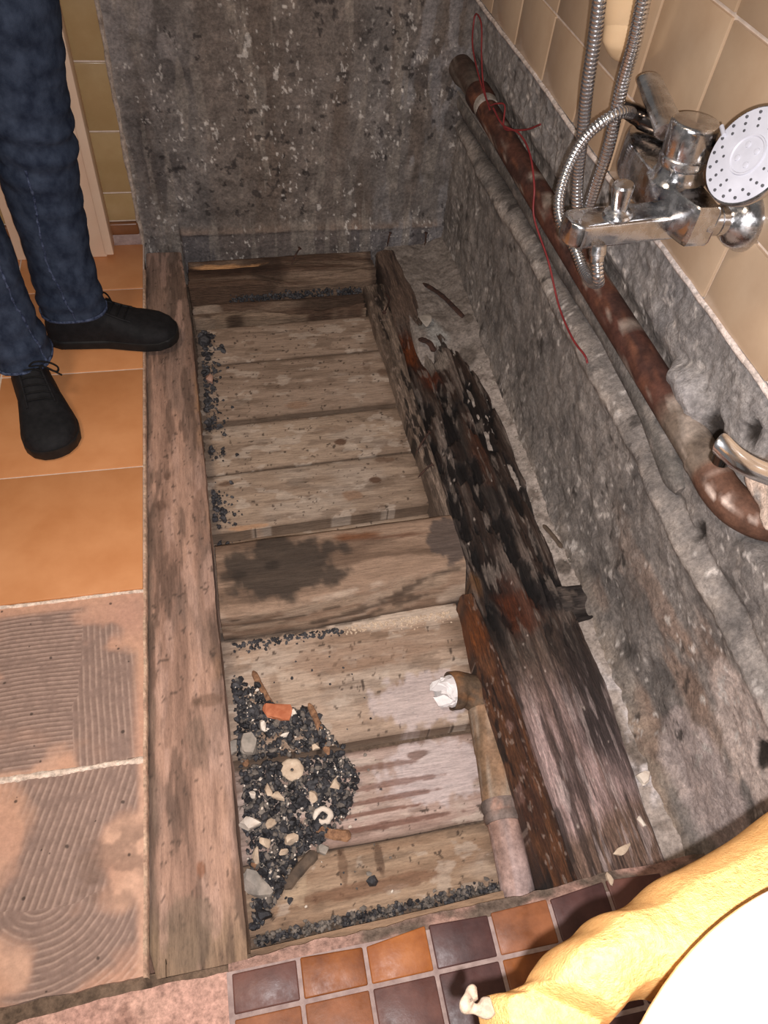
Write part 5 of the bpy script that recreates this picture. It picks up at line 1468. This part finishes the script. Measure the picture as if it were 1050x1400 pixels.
x = a_.uniform(-0.055, 0.40, n); y = 0.757 + 0.02 * (x + 0.07) - np.abs(a_.normal(0, 0.010, n))
p_ = np.stack([x, y, np.full(n, -0.108)], -1)
lft = x < 0.17
grit_mix('foot_grit', [(p_[lft], a_.uniform(0.0016, 0.0048, lft.sum()), M['cinder']), (p_[~lft], a_.uniform(0.0012, 0.0034, (~lft).sum()), M['stone_cream'])], 'black and pale grit along the foot of the cross joist', 19)
n = 330
x = a_.uniform(0.02, 0.40, n) ; y = 1.836 + 0.035 * (x - 0.16) + a_.normal(0, 0.006, n)
p_ = np.stack([x, y, np.full(n, -0.062) + a_.uniform(-0.012, 0.008, n)], -1)
grit('gap_cinder', p_, a_.uniform(0.002, 0.006, n), M['cinder'], 'black cinder bits in the gap between the two far cross timbers', None, 17)
n = 260
y = a_.uniform(0.80, 1.95, n); x = a_.uniform(0.635, 0.70, n)
p_ = np.stack([x, y, np.full(n, -0.045) + (x - 0.66) * 0.35], -1)
grit('wall_grit', p_, a_.uniform(0.0015, 0.0045, n), M['stone_grey'], 'grey mortar crumbs lying along the foot of the right wall', None, 18)

def y_heap(c):
    return c[0] < 0.13 and 0.25 < c[1] < 0.62 and in_heap(c[0], c[1]) > 0.1

def rock(name, c, size, mat, seed, label=None, group=None, flat=1.0, cat='stone', rz=0.0, parent=None):
    a = np.random.default_rng(seed)
    v = ICO2_V.copy()
    nrm_ = 1 + 0.9 * (fbm(v[:, 0] * 1.6 + seed, v[:, 1] * 1.6 + v[:, 2] * 1.3, 3, seed) - 0.5)
    v = v * nrm_[:, None] * np.array(size) * (1.30, 1.30, 1.15)
    # a few flat broken faces
    for _ in range(8):
        dv = a.normal(size=3) * np.array([1, 1, 0.5]); dv /= np.linalg.norm(dv)
        h = v @ dv; lim = np.percentile(h, 80)
        v = v - np.outer(np.maximum(0, h - lim), dv)
    c_, s_ = math.cos(rz), math.sin(rz)
    v = v @ np.array([[c_, s_, 0], [-s_, c_, 0], [0, 0, 1]])
    v[:, 2] *= flat
    me = bpy.data.meshes.new(name); me.from_pydata(v.tolist(), [], ICO2_F.tolist()); me.materials.append(mat)
    me.polygons.foreach_set('use_smooth', [True] * len(me.polygons)); me.set_sharp_from_angle(angle=math.radians(32))
    o = bpy.data.objects.new(name, me); link(o, parent)
    zmin = v[:, 2].min()
    o.location = (c[0], c[1], c[2] - zmin if len(c) > 2 else plank_top(c[0], c[1]) - zmin + (0.013 if (y_heap(c)) else 0.004))
    return tag(o, label, cat, group)
G = 'pale rubble stones in the cinder heap'
rock('rubble_stone', (-0.046, 0.408), (0.0215, 0.0145, 0.010), M['stone_white'], 21, 'largest white oval stone at the left edge of the cinder heap', G)
rock('rubble_stone', (-0.013, 0.462), (0.0085, 0.013, 0.008), M['stone_cream'], 22, 'upright cream stone in the middle of the cinder heap, left of its twin', G)
rock('rubble_stone', (0.003, 0.446), (0.012, 0.009, 0.008), M['stone_cream'], 23, 'lumpy double cream stone in the middle of the cinder heap', G)
rock('rubble_stone', (0.018, 0.366), (0.015, 0.009, 0.008), M['stone_cream'], 24, 'long cream stone at the lower middle of the cinder heap', G)
rock('rubble_stone', (-0.008, 0.566), (0.0085, 0.011, 0.008), M['stone_white'], 25, 'small white stone touching the terracotta shard', G)
rock('rubble_stone', (0.048, 0.582), (0.010, 0.009, 0.008), M['stone_white'], 26, 'round white stone right of the terracotta shard, beside the split stick', G)
rock('rubble_stone', (0.078, 0.513), (0.009, 0.007, 0.006), M['stone_cream'], 27, 'small pale stone at the foot of the split stick', G)
rock('rubble_stone', (-0.045, 0.352), (0.009, 0.016, 0.007), M['stone_cream'], 28, 'long pale stone near the left timber, below the largest white stone', G)
rock('rubble_stone', (-0.028, 0.372), (0.010, 0.010, 0.007), M['stone_cream'], 29, 'cream stone just right of and below the largest white stone', G)
rock('rubble_stone', (0.066, 0.438), (0.010, 0.012, 0.007), M['stone_cream'], 30, 'pale stone just above the holed white ring', G)
rock('rubble_stone', (0.105, 0.452), (0.009, 0.012, 0.008), M['stone_cream'], 31, 'cream stone at the right tip of the cinder heap', G)
rock('rubble_stone', (-0.038, 0.455), (0.007, 0.007, 0.006), M['stone_white'], 32, 'small round white stone above the largest white stone', G)
rock('rubble_stone', (-0.012, 0.398), (0.008, 0.010, 0.006), M['stone_cream'], 33, 'small pale stone between the largest white stone and the ring', G)
rock('rubble_stone', (0.003, 0.352), (0.008, 0.007, 0.006), M['stone_cream'], 34, 'small cream stone left below the long cream stone', G)
rock('rubble_stone', (0.070, 0.345), (0.014, 0.012, 0.006), M['stone_grey'], 35, 'pale grey stone below the white ring on bare board', G)
rock('rubble_stone', (0.026, 0.545), (0.009, 0.004, 0.004), M['stone_white'], 36, 'thin white chip below the terracotta shard', G, rz=0.3)
S_ = 'grey mortar shards around the cinder heap'
rock('mortar_shard', (-0.036, 0.530), (0.024, 0.022, 0.007), M['stone_grey'], 41, 'flat grey mortar shard in the upper cinder heap', S_, cat='shard')
rock('mortar_shard', (-0.066, 0.535), (0.010, 0.020, 0.008), M['stone_grey'], 42, 'grey mortar shard against the left timber, beside the flat grey shard', S_, cat='shard')
rock('mortar_shard', (-0.048, 0.305), (0.022, 0.028, 0.008), M['stone_grey'], 43, 'large pale grey shard at the lower left of the cinder heap', S_, cat='shard')
rock('mortar_shard', (-0.040, 0.262), (0.018, 0.012, 0.008), M['cinder'], 44, 'black clinker lump at the lower end of the cinder heap', S_, cat='shard')
rock('mortar_shard', (-0.055, 1.505), (0.014, 0.014, 0.010), M['stone_pink'], 45, 'round pinkish lump beside the left timber near the shoe', None, cat='shard')
rock('terracotta_shard', (0.018, 0.592), (0.040, 0.021, 0.006), M['terracotta'], 46, 'orange terracotta shard at the top of the cinder heap', None, cat='shard', rz=-0.4)
# black clinker lumps apart from the heap
CL = 'black clinker lumps on the boards'
for k, (x, y, s, lb) in enumerate([(-0.008, 0.655, 0.010, 'upper black clinker lump just beyond the cinder heap'), (-0.028, 0.645, 0.008, 'smaller black clinker lump left of the upper one'), (-0.060, 1.660, 0.016, 'large black clinker lump by the left timber under the far timbers'), (-0.042, 1.690, 0.012, 'black clinker lump on the farthest board beside the larger one'), (-0.050, 1.615, 0.009, 'small black clinker lump next to the toe of the shoe'), (-0.030, 1.575, 0.007, 'small black clinker lump a little right of the left timber'), (-0.006, 1.560, 0.005, 'tiny black clinker bead alone on the far boards'), (0.095, 0.575, 0.009, 'black clinker lump right of the split stick')]):
    rock('clinker_lump', (x, y, plank_top(x, y)), (s, s * 0.9, s * 0.7), M['cinder'], 60 + k, lb, CL)

# white ring and the shard with a hole
def ring(name, c, R, r, hole, mat, label, seed):
    a = np.random.default_rng(seed)
    n, m = 30, 12
    V = []
    for i in range(n):
        t = 2 * math.pi * i / n
        ro = R * (1 + 0.22 * (float(fbm(math.cos(t) * 1.5 + 4, math.sin(t) * 1.5 + seed, 3, seed)) - 0.5) * 2)
        for j in range(m):
            b = 2 * math.pi * j / m
            rr = hole + (ro - hole) * (0.5 + 0.5 * math.cos(b))
            V.append((c[0] + rr * math.cos(t), c[1] + rr * math.sin(t), c[2] + r * math.sin(b)))
    f = []
    for i in range(n):
        for j in range(m):
            f.append([i * m + j, ((i + 1) % n) * m + j, ((i + 1) % n) * m + (j + 1) % m, i * m + (j + 1) % m])
    bm = bmesh.new(); bv = [bm.verts.new(v) for v in V]
    for q in f: bm.faces.new([bv[i] for i in q])
    return tag(from_bm(name, bm, mat, None, True, 50), label, 'fragment')
ring('ring_fragment', (0.078, 0.400, -0.121), 0.0165, 0.006, 0.0065, M['stone_white'], 'white ring-shaped fragment lying on the cinders', 3)
ring('holed_shard', (0.034, 0.490, -0.120), 0.0205, 0.005, 0.0028, M['stone_cream'], 'pale shell-like shard with a small hole, on the cinders', 8)

# sticks and splinters
def stick(name, pts, r, ell, mat, label, group='wood splinters in the pit'):
    p = catmull(pts, 6)
    rr = [r * (0.75 + 0.5 * float(vnoise(k * 0.7, 0.5, 7))) * (0.35 if k in (0, len(p) - 1) else 1) for k in range(len(p))]
    o = tube(name, p, rr, mat, None, 8, ell=ell, up=(0, 0, 1), sharp=25)
    return tag(o, label, 'splinter', group)
stick('wood_splinter', [(0.080, 0.602, -0.096), (0.092, 0.555, -0.094), (0.103, 0.502, -0.108)], 0.0062, (0.6, 1.0), M['stick'], 'split brown stick lying over the edge of two boards, right of the terracotta shard')
stick('wood_splinter', [(-0.018, 0.690, -0.104), (-0.005, 0.650, -0.102), (0.012, 0.605, -0.100)], 0.006, (0.5, 1.0), M['stick'], 'flat pale splinter leading up from the terracotta shard')
stick('wood_splinter', [(0.058, 0.345, -0.130), (0.030, 0.325, -0.130), (-0.003, 0.298, -0.131)], 0.011, (0.4, 1.0), M['stick_dark'], 'wide dark splinter at the lower right edge of the cinder heap')
stick('wood_splinter', [(0.062, 0.385, -0.128), (0.090, 0.370, -0.130), (0.122, 0.360, -0.131)], 0.010, (0.4, 1.0), M['stick'], 'brown flaked splinter lying just below the white ring')
stick('wood_splinter', [(-0.056, 0.548, -0.118), (-0.050, 0.532, -0.114), (-0.046, 0.508, -0.117)], 0.006, (0.7, 1.0), M['stick'], 'short pale splinter beside the flat grey shard')
stick('wood_splinter', [(-0.052, 0.345, -0.118), (-0.044, 0.335, -0.118), (-0.038, 0.318, -0.121)], 0.004, (0.7, 1.0), M['stick'], 'tiny yellowish splinter near the left timber at the lower heap')
stick('wood_splinter', [(0.570, 1.790, -0.012), (0.605, 1.725, -0.006), (0.630, 1.670, -0.010), (0.655, 1.630, -0.022)], 0.0075, (0.6, 1.0), M['rust'], 'long black splinter on the mortar at the far right of the pit')
stick('wood_splinter', [(0.640, 0.905, -0.028), (0.652, 0.872, -0.028), (0.664, 0.842, -0.034)], 0.006, (0.6, 1.0), M['stick_dark'], 'short dark splinter between the rotten beam and the right wall')
stick('wood_splinter', [(0.505, 1.555, -0.020), (0.525, 1.525, -0.012), (0.535, 1.500, -0.022)], 0.009, (0.6, 1.0), M['rust'], 'black charred splinter on the pale mortar patch of the rotten beam')

# bent nails
def nail(pts, label):
    root = empty('nail', pts[0], label, 'nail', 'rusty nails')
    p = catmull(pts, 5)
    tube('shank', p, [0.0022] * (len(p) - 2) + [0.0016, 0.0006], M['rust'], root, 8)
    d = np.array(p[0]) - np.array(p[1])
    lathe('head', [(0.0055, -0.001), (0.0055, 0.0006), (0.003, 0.0014), (0.0, 0.0015)], tuple(p[0]), tuple(d), M['rust'], root, 12, caps=False)
nail([(0.512, 1.995, 0.026), (0.508, 1.992, 0.010), (0.505, 1.992, -0.018)], 'rusty nail standing up by the back wall, left of two')
nail([(0.622, 1.990, 0.024), (0.622, 1.988, 0.008), (0.622, 1.988, -0.018)], 'rusty nail standing up in the far right corner of the pit')
nail([(0.432, 1.668, -0.014), (0.446, 1.700, -0.020), (0.462, 1.742, -0.026), (0.456, 1.775, -0.030)], 'bent rusty nail in the grey ledge of the beam, under the split timber')
nail([(0.235, 1.955, 0.012), (0.222, 1.940, 0.002), (0.205, 1.925, -0.022)], 'rusty nail lying on the split timber by the back wall')
nail([(0.448, 1.200, -0.012), (0.428, 1.180, -0.022), (0.408, 1.158, -0.040)], 'rusty nail in the beam ledge, upper of the two beside the boards')
nail([(0.432, 1.100, -0.014), (0.416, 1.094, -0.022), (0.398, 1.086, -0.040)], 'rusty nail in the beam ledge, lower of the two beside the boards')

# stray chips on the beam near the towel
rock('paint_chip', (0.548, 0.232, -0.026), (0.022, 0.006, 0.003), M['stone_cream'], 80, 'long pale chip on the beam end beside the towel', None, cat='chip', rz=0.2)
rock('paint_chip', (0.600, 0.272, -0.030), (0.006, 0.013, 0.003), M['stone_white'], 81, 'small oval white chip near the right edge of the beam end', None, cat='chip')
rock('paint_chip', (0.500, 0.190, -0.004), (0.009, 0.008, 0.004), M['stone_cream'], 82, 'cream mortar chip on the edge of the brown tiles', None, cat='chip')
rock('mortar_shard', (0.640, 0.345, -0.045), (0.018, 0.012, 0.006), M['stone_white'], 83, 'pale mortar flake between the near beam end and the right wall', None, cat='shard')
rock('mortar_shard', (0.540, 1.62, -0.022), (0.020, 0.022, 0.008), M['stone_grey'], 84, 'grey mortar lump on the far part of the rotten beam', None, cat='shard')
